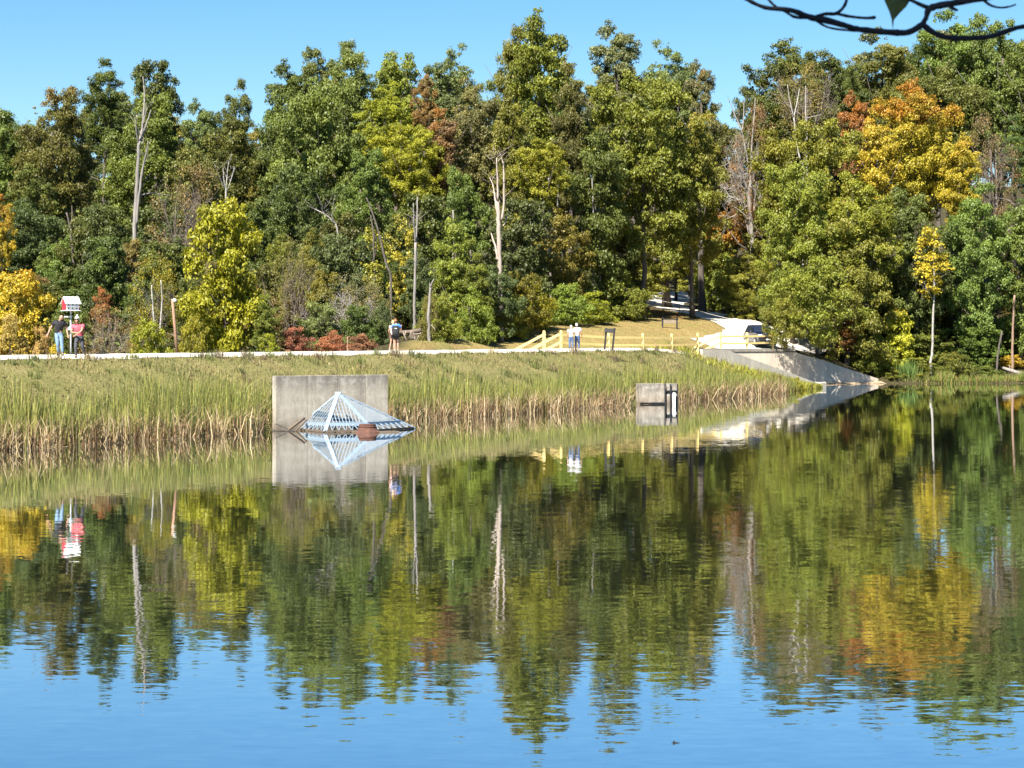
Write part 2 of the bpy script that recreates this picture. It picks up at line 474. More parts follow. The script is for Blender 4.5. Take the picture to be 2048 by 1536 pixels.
xs = axis(-420, -60, 70, 420, 1.0, 12.0); ys = axis(-150, -6, 262, 700, 1.0, 12.0)
GX, GY = np.meshgrid(xs, ys); P = np.column_stack([GX.ravel(), GY.ravel()])
Z = np.concatenate([land_z(P[i:i+20000]) for i in range(0, len(P), 20000)])
Z += np.where(np.abs(Z) > 0.5, 1, 0) * 0.0
nx, ny = len(xs), len(ys)
idx = np.arange(nx*ny).reshape(ny, nx)
Fq = np.stack([idx[:-1, :-1].ravel(), idx[:-1, 1:].ravel(), idx[1:, 1:].ravel(), idx[1:, :-1].ravel()], 1)
LAWN = np.array([TS(40, 11.0), PX(812, 119, 0)[:2], PX(835, 124, 0)[:2], PX(900, 140, 0)[:2], PX(1060, 160, 0)[:2], PX(1150, 168, 0)[:2], PX(1270, 179, 0)[:2], PX(1300, 190, 0)[:2],
                 (15.5, 197), (19, 190), (19.5, 178), (18.2, 166), (16.2, 159), TS(84, 11.0)])
lawn = np.clip(0.5 - poly_sd(P, LAWN) / 1.2, 0, 1)


def make_ground_mat():
    m, nt, out = new_mat('ground_surface')
    tc = N(nt, 'ShaderNodeTexCoord'); v = tc.outputs['Object']
    at = N(nt, 'ShaderNodeAttribute', attribute_name='lawn')
    n1 = noise(nt, v, 0.35, 5, 0.6); n2 = noise(nt, v, 4.0, 5, 0.7); n3 = noise(nt, v, 0.12, 3, 0.5)
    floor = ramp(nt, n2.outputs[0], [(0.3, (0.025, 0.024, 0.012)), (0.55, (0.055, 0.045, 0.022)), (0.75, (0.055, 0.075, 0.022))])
    # mown stripes follow the curve of the road round the knoll
    sp = N(nt, 'ShaderNodeSeparateXYZ'); nt.links.new(v, sp.inputs[0])
    dx = math_node(nt, 'SUBTRACT', sp.outputs[0], 2.0); dy = math_node(nt, 'SUBTRACT', sp.outputs[1], 150.0)
    r = math_node(nt, 'SQRT', math_node(nt, 'ADD', math_node(nt, 'MULTIPLY', dx, dx), math_node(nt, 'MULTIPLY', math_node(nt, 'MULTIPLY', dy, dy), 0.16)))
    r = math_node(nt, 'ADD', r, math_node(nt, 'MULTIPLY', n1.outputs[0], 0.6))
    st = math_node(nt, 'MULTIPLY_ADD', math_node(nt, 'SINE', math_node(nt, 'MULTIPLY', r, 5.5)), 0.5, 0.5)
    g = ramp(nt, n2.outputs[0], [(0.3, (0.155, 0.11, 0.042)), (0.55, (0.255, 0.185, 0.075)), (0.75, (0.20, 0.17, 0.06))])
    g = mix_rgb(nt, math_node(nt, 'MULTIPLY', st, 0.30), g, (0.14, 0.115, 0.035))
    g = mix_rgb(nt, ramp(nt, n1.outputs[0], [(0.45, 0.0), (0.7, 0.55)]), g, (0.15, 0.175, 0.04))
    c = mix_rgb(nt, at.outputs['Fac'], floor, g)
    p = N(nt, 'ShaderNodeBsdfPrincipled'); p.inputs['Roughness'].default_value = 0.95; p.inputs['Specular IOR Level'].default_value = 0.1
    nt.links.new(c, p.inputs['Base Color'])
    b = N(nt, 'ShaderNodeBump'); b.inputs['Distance'].default_value = 0.12; b.inputs['Strength'].default_value = 0.7
    nt.links.new(n2.outputs[0], b.inputs['Height']); nt.links.new(b.outputs[0], p.inputs['Normal'])
    nt.links.new(p.outputs[0], out.inputs[0]); return m


GROUND = make_ground_mat()
me = mesh_np('ground', np.column_stack([P, Z]), Fq, [GROUND], {'lawn': ('FLOAT', 'POINT', lawn)}, True)
ground = tag(link(bpy.data.objects.new('ground', me)), 'mown tan lawn and leaf-littered wooded hillside around the lake', None, None, 'structure')


# dam embankment (a real earth bank with its own profile)
def make_bank_mat():
    m, nt, out = new_mat('rough_grass_bank')
    tc = N(nt, 'ShaderNodeTexCoord'); v = tc.outputs['Object']
    n1 = noise(nt, v, 0.5, 5, 0.65); n2 = noise(nt, v, 7.0, 5, 0.7)
    c = ramp(nt, n2.outputs[0], [(0.3, (0.10, 0.092, 0.034)), (0.52, (0.195, 0.17, 0.068)), (0.75, (0.29, 0.24, 0.11))])
    c = mix_rgb(nt, ramp(nt, n1.outputs[0], [(0.4, 0.0), (0.68, 0.75)]), c, (0.10, 0.115, 0.03))
    p = N(nt, 'ShaderNodeBsdfPrincipled'); p.inputs['Roughness'].default_value = 0.95; p.inputs['Specular IOR Level'].default_value = 0.1
    nt.links.new(c, p.inputs['Base Color'])
    b = N(nt, 'ShaderNodeBump'); b.inputs['Distance'].default_value = 0.08
    nt.links.new(n2.outputs[0], b.inputs['Height']); nt.links.new(b.outputs[0], p.inputs['Normal'])
    nt.links.new(p.outputs[0], out.inputs[0]); return m


BANK = make_bank_mat()
ts = np.arange(-86, 97.6, 0.75)


vv = np.linspace(0, 1, 44)
Vd = []
for t in ts:
    for v in vv:
        s = -1.8 + v * (s_end(t) + 1.8)
        x, y = TS(t, s)
        bump = 0.05 * math.sin(t * 0.9 + s) + 0.05 * math.sin(t * 0.37 + 1.7 * s) + 0.03 * math.sin(2.3 * t)
        k = min(1.0, max(0.0, (7.6 - s) / 1.5)) * (1 if s > 0 else 0)
        Vd.append((x, y, float(dam_z(t, s)) + bump * k))
nv = len(vv); idx = np.arange(len(ts) * nv).reshape(len(ts), nv)
Fd = np.stack([idx[:-1, :-1].ravel(), idx[1:, :-1].ravel(), idx[1:, 1:].ravel(), idx[:-1, 1:].ravel()], 1)
tag(link(bpy.data.objects.new('dam_embankment', mesh_np('dam_embankment', Vd, Fd, [BANK], None, True))), 'grassy earth dam bank sloping down to the reeds', None, None, 'structure')


def gravel_mat(name, base):
    m, nt, out = new_mat(name)
    tc = N(nt, 'ShaderNodeTexCoord'); v = tc.outputs['Object']
    n1 = noise(nt, v, 9.0, 6, 0.75); n2 = noise(nt, v, 0.6, 4, 0.6)
    c = ramp(nt, n1.outputs[0], [(0.3, tuple(x*0.7 for x in base)), (0.6, base), (0.8, tuple(min(0.85, x*1.2) for x in base))])
    c = mix_rgb(nt, ramp(nt, n2.outputs[0], [(0.45, 0.0), (0.75, 0.45)]), c, (0.36, 0.31, 0.23))
    p = N(nt, 'ShaderNodeBsdfPrincipled'); p.inputs['Roughness'].default_value = 0.95
    nt.links.new(c, p.inputs['Base Color'])
    b = N(nt, 'ShaderNodeBump'); b.inputs['Distance'].default_value = 0.03
    nt.links.new(n1.outputs[0], b.inputs['Height']); nt.links.new(b.outputs[0], p.inputs['Normal'])
    nt.links.new(p.outputs[0], out.inputs[0]); return m


GRAVEL = gravel_mat('pale_gravel', (0.60, 0.55, 0.47))
Vp, Fp = [], []
tp = np.arange(-86, 82.1, 0.6)
for i, t in enumerate(tp):
    e1 = 8.0 + 0.18 * math.sin(t * 0.7) + 0.12 * math.sin(t * 2.1); e2 = 11.0 + 0.15 * math.sin(t * 0.5 + 1) + 0.1 * math.sin(1.7 * t)
    for k in range(6):
        s = e1 + (e2 - e1) * k / 5
        x, y = TS(t, s); Vp.append((x, y, float(dam_z(t, s)) + 0.02))
    if i:
        for k in range(5):
            a = (i-1)*6 + k; Fp.append((a, a+6, a+7, a+1))
tag(link(bpy.data.objects.new('path', mesh_np('path', Vp, Fp, [GRAVEL], None, True))), 'pale gravel path along the crest of the dam', None, None, 'structure')


def catmull(pts, n=8):
    out = []
    P_ = [np.array(p, float) for p in pts]; P_ = [2*P_[0]-P_[1]] + P_ + [2*P_[-1]-P_[-2]]
    for i in range(1, len(P_)-2):
        for k in range(n):
            u = k / n; a, b, c, d = P_[i-1], P_[i], P_[i+1], P_[i+2]
            out.append(0.5*((2*b) + (-a+c)*u + (2*a-5*b+4*c-d)*u*u + (-a+3*b-3*c+d)*u**3))
    out.append(P_[-2]); return out


def road(name, pts, widths, label, lift):
    c = catmull(pts, 10); V, F = [], []
    K = 10
    for i, p in enumerate(c):
        d = (c[min(i+1, len(c)-1)] - c[max(i-1, 0)])[:2]; d /= np.linalg.norm(d); nrm = np.array([-d[1], d[0]])
        w = np.interp(i / (len(c)-1), np.linspace(0, 1, len(widths)), widths)
        w *= 1 + 0.04 * math.sin(i * 0.9)
        for k in range(K+1):
            q = p[:2] + nrm * w * (k / K - 0.5)
            dd = (C0 - A0) / np.linalg.norm(C0 - A0); e = (q - A0) @ np.array([-dd[1], dd[0]])
            if e < 1.5: q = q + np.array([-dd[1], dd[0]]) * (1.5 - e)      # stops at the spillway wall
            V.append((q[0], q[1], gz(*q) + lift))
        if i:
            for k in range(K):
                a = (i-1)*(K+1)+k; F.append((a, a+K+1, a+K+2, a+1))
    tag(link(bpy.data.objects.new(name, mesh_np(name, V, F, [GRAVEL], None, True))), label, None, None, 'structure')


road('road', ROAD1, [5.2, 5.6, 5.6, 5.2, 5.2, 5.0, 5.0, 4.6, 4.4], 'white gravel road curving up from the spillway into the woods', 0.06)
road('side_road', ROAD2, [4.6, 6.0, 6.5, 6.0], 'white gravel track under the overhanging branches right of the dark car', 0.075)


# ------------------------------------------------------------------ lake
def make_water():
    m, nt, out = new_mat('lake_surface')
    geo = N(nt, 'ShaderNodeNewGeometry'); v = geo.outputs['Position']
    sp = N(nt, 'ShaderNodeSeparateXYZ'); nt.links.new(v, sp.inputs[0])
    # wind reaches the open water; the belt beside the dam and far bank lies sheltered
    ds = math_node(nt, 'MULTIPLY', math_node(nt, 'SUBTRACT', math_node(nt, 'MULTIPLY_ADD', sp.outputs[1], -0.468, 33.1 + 0.0), math_node(nt, 'MULTIPLY_ADD', sp.outputs[0], -0.884, -16.0)), 1.0)
    # ds = metres out from the dam waterline
    sh = N(nt, 'ShaderNodeMapRange'); sh.inputs['From Min'].default_value = 0.0; sh.inputs['From Max'].default_value = 38.0
    sh.inputs['To Min'].default_value = 0.12; sh.inputs['To Max'].default_value = 1.0; nt.links.new(ds, sh.inputs[0])
    patch = noise(nt, v, 0.05, 2, 0.5, (0.6, 1.3, 1))
    pr = N(nt, 'ShaderNodeMapRange'); pr.inputs['From Min'].default_value = 0.35; pr.inputs['From Max'].default_value = 0.65
    pr.inputs['To Min'].default_value = 0.55; pr.inputs['To Max'].default_value = 1.25; nt.links.new(patch.outputs[0], pr.inputs[0])
    amp = math_node(nt, 'MULTIPLY', sh.outputs[0], pr.outputs[0])
    tot = None
    for sc, a, ms in ((0.8, 0.009, (0.55, 1.25, 1)), (3.2, 0.018, (0.45, 1.2, 1)), (8.5, 0.028, (0.45, 1.2, 1))):
        ns = noise(nt, v, sc, 2, 0.5, ms)
        sub = N(nt, 'ShaderNodeVectorMath', operation='SUBTRACT'); nt.links.new(ns.outputs['Color'], sub.inputs[0]); sub.inputs[1].default_value = (0.5, 0.5, 0.5)
        scl = N(nt, 'ShaderNodeVectorMath', operation='SCALE'); nt.links.new(sub.outputs[0], scl.inputs[0]); scl.inputs['Scale'].default_value = a
        if tot is None: tot = scl.outputs[0]
        else:
            ad = N(nt, 'ShaderNodeVectorMath', operation='ADD'); nt.links.new(tot, ad.inputs[0]); nt.links.new(scl.outputs[0], ad.inputs[1]); tot = ad.outputs[0]
    s2 = N(nt, 'ShaderNodeVectorMath', operation='SCALE'); nt.links.new(tot, s2.inputs[0]); nt.links.new(amp, s2.inputs['Scale'])
    xy = N(nt, 'ShaderNodeVectorMath', operation='MULTIPLY'); nt.links.new(s2.outputs[0], xy.inputs[0]); xy.inputs[1].default_value = (0.6, 1.0, 0.0)
    nz = N(nt, 'ShaderNodeVectorMath', operation='ADD'); nt.links.new(xy.outputs[0], nz.inputs[0]); nz.inputs[1].default_value = (0, 0, 1)
    nn = N(nt, 'ShaderNodeVectorMath', operation='NORMALIZE'); nt.links.new(nz.outputs[0], nn.inputs[0])
    # still dark water seen at a low angle: almost all mirror, a little murk below
    df = N(nt, 'ShaderNodeBsdfDiffuse'); df.inputs['Color'].default_value = (0.020, 0.026, 0.016, 1)
    gl = N(nt, 'ShaderNodeBsdfGlossy'); gl.inputs['Color'].default_value = (0.96, 0.98, 1.0, 1); gl.inputs['Roughness'].default_value = 0.012
    lw = N(nt, 'ShaderNodeLayerWeight'); lw.inputs['Blend'].default_value = 0.5
    fac = math_node(nt, 'MULTIPLY_ADD', math_node(nt, 'POWER', lw.outputs['Facing'], 1.6), 0.72, 0.28, clamp=True)
    nt.links.new(nn.outputs[0], gl.inputs['Normal'])
    mx = N(nt, 'ShaderNodeMixShader'); nt.links.new(fac, mx.inputs[0]); nt.links.new(df.outputs[0], mx.inputs[1]); nt.links.new(gl.outputs[0], mx.inputs[2])
    nt.links.new(mx.outputs[0], out.inputs[0]); return m


WATER = make_water()
wp = [TS(-86, 2.2), TS(72, 2.2), TS(86, 3.4), TS(96, 4.2), (16.8, 152.5), (17.2, 157.5), (16.4, 163.4), (31.4, 173.2), (36, 175.5), (46, 177), (60, 178), (82, 168), (86, 110), (76, 48), (48, 12), (14, 6), (-10, 6), (-34, 5)]
bm = bmesh.new(); f = bm.faces.new([bm.verts.new((x, y, 0.0)) for x, y in wp])
bmesh.ops.recalc_face_normals(bm, faces=bm.faces[:])
if f.normal.z < 0: f.normal_flip()
me = bpy.data.meshes.new('lake_water'); bm.to_mesh(me); bm.free(); me.materials.append(WATER)
tag(link(bpy.data.objects.new('lake_water', me)), 'calm lake mirroring the woods and blue sky', None, None, 'structure')

#--PART2--
# ------------------------------------------------------------------ foliage meshes (shared by many trees)
def unit(v): return v / np.maximum(np.linalg.norm(v, axis=-1, keepdims=True), 1e-9)


def leaf_quads(C, NRM, L, asp, r):
    """Diamond leaves at C (n,3) facing NRM with length L."""
    n = len(C)
    a = unit(np.cross(NRM, r.normal(size=(n, 3)))); b = np.cross(NRM, a)
    L = L[:, None]; Wd = L * asp
    bend = NRM * L * 0.12
    V = np.stack([C - a*L*0.5, C + b*Wd*0.5 + bend, C + a*L*0.5, C - b*Wd*0.5 + bend], 1).reshape(-1, 3)
    return V, np.arange(n*4).reshape(n, 4)


def clump_leaves(cen, rad, n_leaves, leaf, r, flat=0.8, up=0.35, asp=0.62):
    w = rad**2; k = r.choice(len(cen), n_leaves, p=w/w.sum())
    d = unit(r.normal(size=(n_leaves, 3))); 
    flip = (d[:, 2] < -0.1) & (r.random(n_leaves) < 0.55); d[flip, 2] *= -1
    rr = rad[k] * (r.random(n_leaves)**0.42) * 1.18
    off = d * rr[:, None]; off[:, 2] *= flat
    # ragged tips: some sprays stick out
    Cc = cen[k] + off + r.normal(0, 0.14, (n_leaves, 3)) * rad[k][:, None]
    nrm = unit(d*0.75 + np.array([0, 0, up]) + r.normal(0, 0.55, (n_leaves, 3)))
    Ls = leaf * r.uniform(0.6, 1.35, n_leaves)
    V, F = leaf_quads(Cc, nrm, Ls, asp, r)
    ct = r.random(len(cen)); tone = np.clip(0.55*ct[k] + 0.45*r.random(n_leaves), 0, 1)
    return V, F, Cc, k, tone, ct


def normalise(V, w, h, rad=None):
    z0, z1 = np.percentile(V[:, 2], 0.3), np.percentile(V[:, 2], 99.75)
    V[:, 2] = (V[:, 2] - z0) / (z1 - z0) * h
    c = (V[:, :2].max(0) + V[:, :2].min(0)) / 2; V[:, :2] -= c
    ext = (V[:, :2].max(0) - V[:, :2].min(0)).mean()
    V[:, :2] *= w / ext
    return V


def make_crown(cls, seed):
    r = np.random.default_rng(seed)
    if cls in 'LPQRSBD':
        # boughs spread over an uneven envelope, each a flattened cluster of leaf clumps with shade between them
        w, h, nb, rb0, rb1, ns, rc0, rc1, nl, leaf = dict(L=(11, 13, 46, 1.5, 2.35, 7, .40, .80, 62000, .215), P=(9, 15, 42, 1.35, 2.1, 7, .38, .76, 54000, .215),
            Q=(5.5, 13, 38, 1.0, 1.6, 7, .34, .66, 34000, .205), R=(5, 8, 30, .9, 1.45, 6, .28, .56, 25000, .185), D=(8, 7, 30, 1.0, 1.6, 6, .30, .6, 15000, .19), S=(6, 7, 32, .95, 1.55, 6, .28, .56, 27000, .18), B=(5, 3.5, 28, .7, 1.15, 6, .23, .44, 17000, .14))[cls]
        ext = np.array([w/2, w/2, h/2 if cls != 'B' else h])
        ph = r.uniform(0, 6.28, 6); bc, br = [], []
        for i in range(nb):
            best, bd = None, -1
            for _ in range(9):
                d = unit(r.normal(size=3)[None])[0]
                if cls == 'B': d[2] = abs(d[2])
                d = d / (np.abs(d)**2.7).sum()**(1/2.7) if cls in 'PQR' else d / (np.abs(d)**2.3).sum()**(1/2.3)
                an = math.atan2(d[1], d[0])
                lob = 1 + .10*math.sin(2*an + ph[0]) + .09*math.sin(3*an + 4*d[2] + ph[1]) + .06*math.sin(6*d[2] + ph[2])
                q = d * (r.uniform(.62, .98) if i > nb*.2 else r.uniform(.1, .5)) * lob * ext * .80
                dd = min([np.linalg.norm((q - c) / (1, 1, 1.0)) for c in bc], default=9)
                if dd > bd: best, bd = q, dd
            bc.append(best); br.append(r.uniform(rb0, rb1) * (1 - .25*max(0, best[2]/ext[2])))
        cen, rad = [], []
        for c, q in zip(bc, br):
            for k in range(ns):
                d = unit(r.normal(size=3)[None])[0]; d[2] = d[2]*.55 + .12
                out = unit((c * np.array([1, 1, .5]))[None])[0]
                cen.append(c + (d + .35*out) * q * r.uniform(.35, .95)); rad.append(r.uniform(rc0, rc1))
            for k in range(ns):      # loose sprays that break the outline
                d = unit(r.normal(size=3)[None])[0]; d[2] *= .8
                cen.append(c + d * q * r.uniform(.8, 1.15)); rad.append(r.uniform(.4, .7) * rc0)
        V, F, Cc, k, tone, ct = clump_leaves(np.array(cen), np.array(rad), nl, leaf, r, flat=.62)
        bt = np.repeat(r.random(nb), 2*ns); tone = np.clip(.3*bt[k] + .7*tone, 0, 1); ct = .6*bt + .4*ct
    elif cls == 'O':
        w, h = 5, 9
        nc = 70; z = r.uniform(0, 1, nc); rr = (0.25 + 0.75*np.sin(np.pi*np.clip(z, 0.06, 0.97)))*w/2*r.uniform(0.2, 1, nc); an = r.uniform(0, 6.28, nc)
        cen = np.column_stack([rr*np.cos(an), rr*np.sin(an), z*h]); rad = r.uniform(0.3, 0.65, nc)
        V, F, Cc, k, tone, ct = clump_leaves(cen, rad, 2600, 0.24, r, asp=0.8)
    elif cls == 'T':
        w, h = 8, 10
        nc = 70; d = unit(r.normal(size=(nc, 3))); cen = d * (r.uniform(0.2, 1, nc)**0.5)[:, None] * np.array([w/2, w/2, h/2])
        V, F, Cc, k, tone, ct = clump_leaves(cen, r.uniform(0.4, 1.0, nc), 5200, 0.17, r)
    elif cls == 'N':
        w, h = 6, 11
        nc = 110; z = r.uniform(0, 1, nc)**0.8; lay = np.round(z*9)/9; rr = (1.02 - lay)*w/2*r.uniform(0.35, 1, nc); an = r.uniform(0, 6.28, nc)
        cen = np.column_stack([rr*np.cos(an), rr*np.sin(an), lay*h + r.normal(0, 0.12, nc)])
        V, F, Cc, k, tone, ct = clump_leaves(cen, r.uniform(0.45, 0.8, nc), 11000, 0.34, r, flat=0.4, up=0.1, asp=0.14)
    V = normalise(V, w, h)
    zc = V.reshape(-1, 4, 3)[:, 0, 2] / h
    tip = np.clip(0.5*zc + 0.32*ct[k] + 0.18*r.random(len(k)), 0, 1)
    return V, F, tone, tip, w, h


CROWN = {}
for cls, n in (('L', 4), ('P', 4), ('Q', 3), ('R', 3), ('S', 3), ('D', 2), ('B', 4), ('O', 2), ('T', 2), ('N', 1)):
    CROWN[cls] = []
    for i in range(n):
        V, F, tone, tip, w, h = make_crown(cls, 100 * ord(cls) + i)
        me = mesh_np('crown', V, F, [LEAF], {'tone': ('FLOAT', 'FACE', tone), 'tip': ('FLOAT', 'FACE', tip)})
        CROWN[cls].append((me, w, h))


def make_trunk(seed, limbs=8, stems=1):
    """Trunk one metre tall (scaled per tree): tapered and bent, with limbs reaching into the crown."""
    r = random.Random(seed); mb = MB()
    for s in range(stems):
        sx, sy = (0, 0) if stems == 1 else (r.uniform(-.12, .12), r.uniform(-.12, .12))
        pts, x, y = [], sx * 0.3, sy * 0.3
        for i in range(9):
            z = i / 8
            pts.append(Vector((x, y, z))); x += r.uniform(-.012, .012) + sx*0.15; y += r.uniform(-.012, .012) + sy*0.15
        rad = [0.017 * (1 - 0.72 * i / 8) / (1 if stems == 1 else 1.4) for i in range(9)]; rad[0] *= 1.35
        mb.tube(pts, rad, 8)
        for k in range(limbs):
            i = r.randint(3, 7); p = pts[i]; an = r.uniform(0, 6.28); ln = r.uniform(.12, .28)
            d = Vector((math.cos(an), math.sin(an), r.uniform(.3, 1.1))).normalized()
            q = [p, p + d*ln*0.5 + Vector((0, 0, -.008)), p + d*ln + Vector((0, 0, .03))]
            mb.tube(q, [rad[i]*0.55, rad[i]*0.35, rad[i]*0.12], 6)
    tmp = mb.build('trunk', BARK, None, True); me = tmp.data; bpy.data.objects.remove(tmp)
    return me


TRUNK = [make_trunk(i) for i in range(4)]; STEMS = [make_trunk(20 + i, 4, 5) for i in range(2)]


def make_twigs(seed, n, w, h, thick=0.012):
    """A dome of bare branching twigs, in metres."""
    r = np.random.default_rng(seed); V, F = [], []
    def seg(a, b, ra, rb):
        d = unit((b - a)[None])[0]; x = unit(np.cross(d, [0.3, 0.9, 0.2])[None])[0]; y = np.cross(d, x); k = len(V)
        for p, q in ((a, ra), (b, rb)):
            for an in (0, 2.094, 4.189): V.append(p + (x*math.cos(an) + y*math.sin(an))*q)
        for i in range(3):
            j = (i+1) % 3; F.append((k+i, k+j, k+3+j, k+3+i))
    def grow(p, d, ln, ra, lev):
        q = p + d*ln; seg(p, q, ra, ra*0.65)
        if lev == 0: return
        for _ in range(r.integers(2, 5)):
            nd = unit((d + r.normal(0, 0.55, 3) + np.array([0, 0, 0.12]))[None])[0]
            st = p + d*ln*r.uniform(0.45, 1.0)
            grow(st, nd, ln*r.uniform(0.5, 0.85), ra*0.6, lev-1)
    for _ in range(n):
        an = r.uniform(0, 6.28); d = unit(np.array([[math.cos(an)*0.5, math.sin(an)*0.5, 1.0]]))[0]
        grow(np.array([0.0, 0, 0]), d, h*0.3, thick*3.2, 4)
    V = np.array(V); F = np.array(F)
    V[:, 2] *= h / V[:, 2].max(); V[:, :2] *= w / 2 / np.percentile(np.abs(V[:, :2]), 99)
    return V, F


TWIGM = []
for i in range(3):
    V, F = make_twigs(50 + i, 6, 8, 10, 0.018)
    TWIGM.append(mesh_np('twigs', V, F, [TWIG]))
TWIGG = []
for i in range(2):
    V, F = make_twigs(70 + i, 7, 8, 10, 0.02)
    TWIGG.append(mesh_np('twigs', V, F, [TWIG_G]))

C_DG = (0.090, 0.116, 0.030); C_G = (0.130, 0.158, 0.040); C_GL = (0.150, 0.195, 0.055); C_YG = (0.250, 0.255, 0.028); C_YG2 = (0.185, 0.218, 0.036)
C_OL = (0.160, 0.168, 0.032); C_OLD = (0.108, 0.125, 0.032); C_GR = (0.155, 0.170, 0.070); C_BG = (0.090, 0.118, 0.042)
C_GO = (0.38, 0.31, 0.038); C_OR = (0.36, 0.17, 0.05); C_RU = (0.28, 0.14, 0.06); C_BR = (0.22, 0.15, 0.075); C_BO = (0.185, 0.155, 0.055); C_YL = (0.44, 0.41, 0.05)
tree_n = [0]


def tree(name, px, yt, yb, w, Y, cls, col, aut, label, cat='tree', group=None, twigs=None, bark=None, mat=None, trunk_mesh=True, ground_bottom=False, cdy=0.0):
    tree_n[0] += 1; r = random.Random(tree_n[0] * 31 + int(px))
    x = (px - 1024) * Y / FP; g = gz(x, Y)
    top = HC - (yt - YH) * Y / FP; bot = HC - (yb - YH) * Y / FP
    bot = max(bot, g + 0.1)
    if cls == 'B' or ground_bottom: bot = g - 0.1
    wc = w * Y / FP * (1.12 if yb < 440 else 1.0); hc = max(0.6, top - bot)
    if cls in 'LPS':
        a_ = hc / wc
        cls = ('L' if a_ < 1.35 else 'P' if a_ < 1.9 else 'Q') if wc >= 6.5 else ('S' if a_ < 1.35 else 'R' if a_ < 1.95 else 'Q')
    root = empty(name, (x, Y, g - 0.12), label, cat, group)
    me, vw, vh = CROWN[cls][r.randrange(len(CROWN[cls]))]
    if cls == 'N': me2 = me
    c = bpy.data.objects.new('crown', me); c.scale = (wc / vw, wc / vw, hc / vh); c.rotation_euler = (0, 0, r.uniform(0, 6.28))
    c.location = ((px - 1024) * cdy / FP, cdy, bot - g + 0.12); j = [r.uniform(0.88, 1.12) for _ in range(3)]
    c.color = (col[0]*j[0], col[1]*j[1], col[2]*j[2], aut); link(c, root)
    if mat is not None:
        c.material_slots[0].link = 'OBJECT'; c.material_slots[0].material = mat
    if trunk_mesh:
        th = (bot - g) + hc * 0.72
        tm = TRUNK[r.randrange(4)] if cls != 'B' else STEMS[r.randrange(2)]
        t = bpy.data.objects.new('trunk', tm); t.scale = (max(th, wc) * 0.95 * (1 if cls != 'B' else 0.9), max(th, wc) * 0.95, th); t.rotation_euler = (0, 0, r.uniform(0, 6.28))
        link(t, root)
        if bark is not None:
            t.material_slots[0].link = 'OBJECT'; t.material_slots[0].material = bark
    if cls == 'T' or twigs is not None:
        pool = twigs if twigs is not None else TWIGM
        q = bpy.data.objects.new('twigs', pool[r.randrange(len(pool))]); q.scale = (wc / 8, wc / 8, hc * 0.98 / 10); q.location = (0, 0, bot - g + 0.1)
        q.rotation_euler = (0, 0, r.uniform(0, 6.28)); link(q, root)
    return root


T = tree
# ---- skyline, left to right
T('oak_tree', 12, 215, 480, 140, 186, 'L', C_OLD, .1, 'dark olive oak cut by the left edge of the skyline')
T('maple_tree', 102, 176, 480, 205, 172, 'L', C_OLD, .24, 'broad dark maple with golden tips left of the tall bare forked snag')
T('oak_tree', 205, 120, 340, 92, 206, 'P', C_DG, 0, 'narrow dark oak, left of the two tops above the left skyline')
T('oak_tree', 312, 122, 340, 108, 206, 'P', C_DG, 0, 'narrow dark oak rising just behind the tip of the tall bare forked snag')
T('ash_tree', 285, 188, 500, 225, 190, 'L', C_G, 0, 'broad mid green ash behind the upper trunk of the tall bare forked snag')
T('ash_tree', 405, 204, 440, 92, 198, 'P', C_GR, 0, 'thin grey green ash with sky showing through, left of the pointed dark oak')
T('oak_tree', 475, 161, 430, 74, 206, 'P', C_DG, 0, 'small pointed dark oak standing alone above the skyline dip')
T('oak_tree', 462, 240, 540, 150, 184, 'L', C_OLD, 0, 'dull green oak directly below the pointed dark oak')
T('oak_tree', 380, 300, 560, 140, 176, 'L', C_G, .1, 'green oak above the brown twiggy elm right of the tall snag')
T('ash_tree', 560, 190, 560, 130, 184, 'L', C_G, 0, 'mid green ash on the left shoulder of the high central canopy')
T('oak_tree', 585, 128, 400, 105, 198, 'P', C_OLD, .15, 'olive oak top on the left end of the central skyline ridge')
T('oak_tree', 632, 100, 380, 90, 200, 'P', C_G, 0, 'green oak top between the olive oak and the twin-headed oak')
T('oak_tree', 698, 84, 360, 105, 197, 'P', C_GL, .1, 'bright green twin-headed oak, highest left of the yellow green maple')
T('ash_tree', 645, 160, 560, 235, 180, 'L', C_G, 0, 'largest rounded green ash filling the centre left of the wood')
T('maple_tree', 792, 107, 310, 108, 200, 'P', C_YG2, .1, 'yellow green maple top with ragged edge on the skyline')
T('maple_tree', 775, 170, 360, 125, 188, 'L', C_YG, .05, 'brighter yellow green maple just below the ragged yellow green top')
T('maple_tree', 850, 152, 270, 58, 194, 'S', (.25, .15, .055), .1, 'small rust orange maple between yellow green and grey green crowns')
T('oak_tree', 905, 93, 320, 128, 200, 'P', C_GR, 0, 'grey green oak top with open branches right of the rust maple')
T('oak_tree', 945, 160, 430, 135, 187, 'L', C_GR, 0, 'pale grey green oak left of the tallest olive maple')
T('maple_tree', 820, 250, 420, 140, 180, 'L', C_YG, 0, 'yellow green maple with a flat sunny bough over dark shade')
T('maple_tree', 885, 220, 430, 84, 182, 'S', C_BR, .35, 'brownish thin maple in the dark gap left of the pale grey oak')
T('maple_tree', 1085, 34, 430, 150, 194, 'P', C_OL, .12, 'tallest tree, an olive gold maple at the middle of the skyline')
T('maple_tree', 1032, 56, 420, 90, 198, 'P', C_OL, .1, 'olive maple leaning on the left side of the tallest maple')
T('maple_tree', 1140, 130, 460, 95, 190, 'P', C_OLD, .05, 'shaded olive maple on the right flank of the tallest maple')
T('maple_tree', 1082, 280, 420, 110, 172, 'S', C_YG, .05, 'bright yellow green bough-topped maple below the tallest maple')
T('maple_tree', 1020, 190, 480, 110, 184, 'L', C_OL, .05, 'olive maple below the leaning olive top')
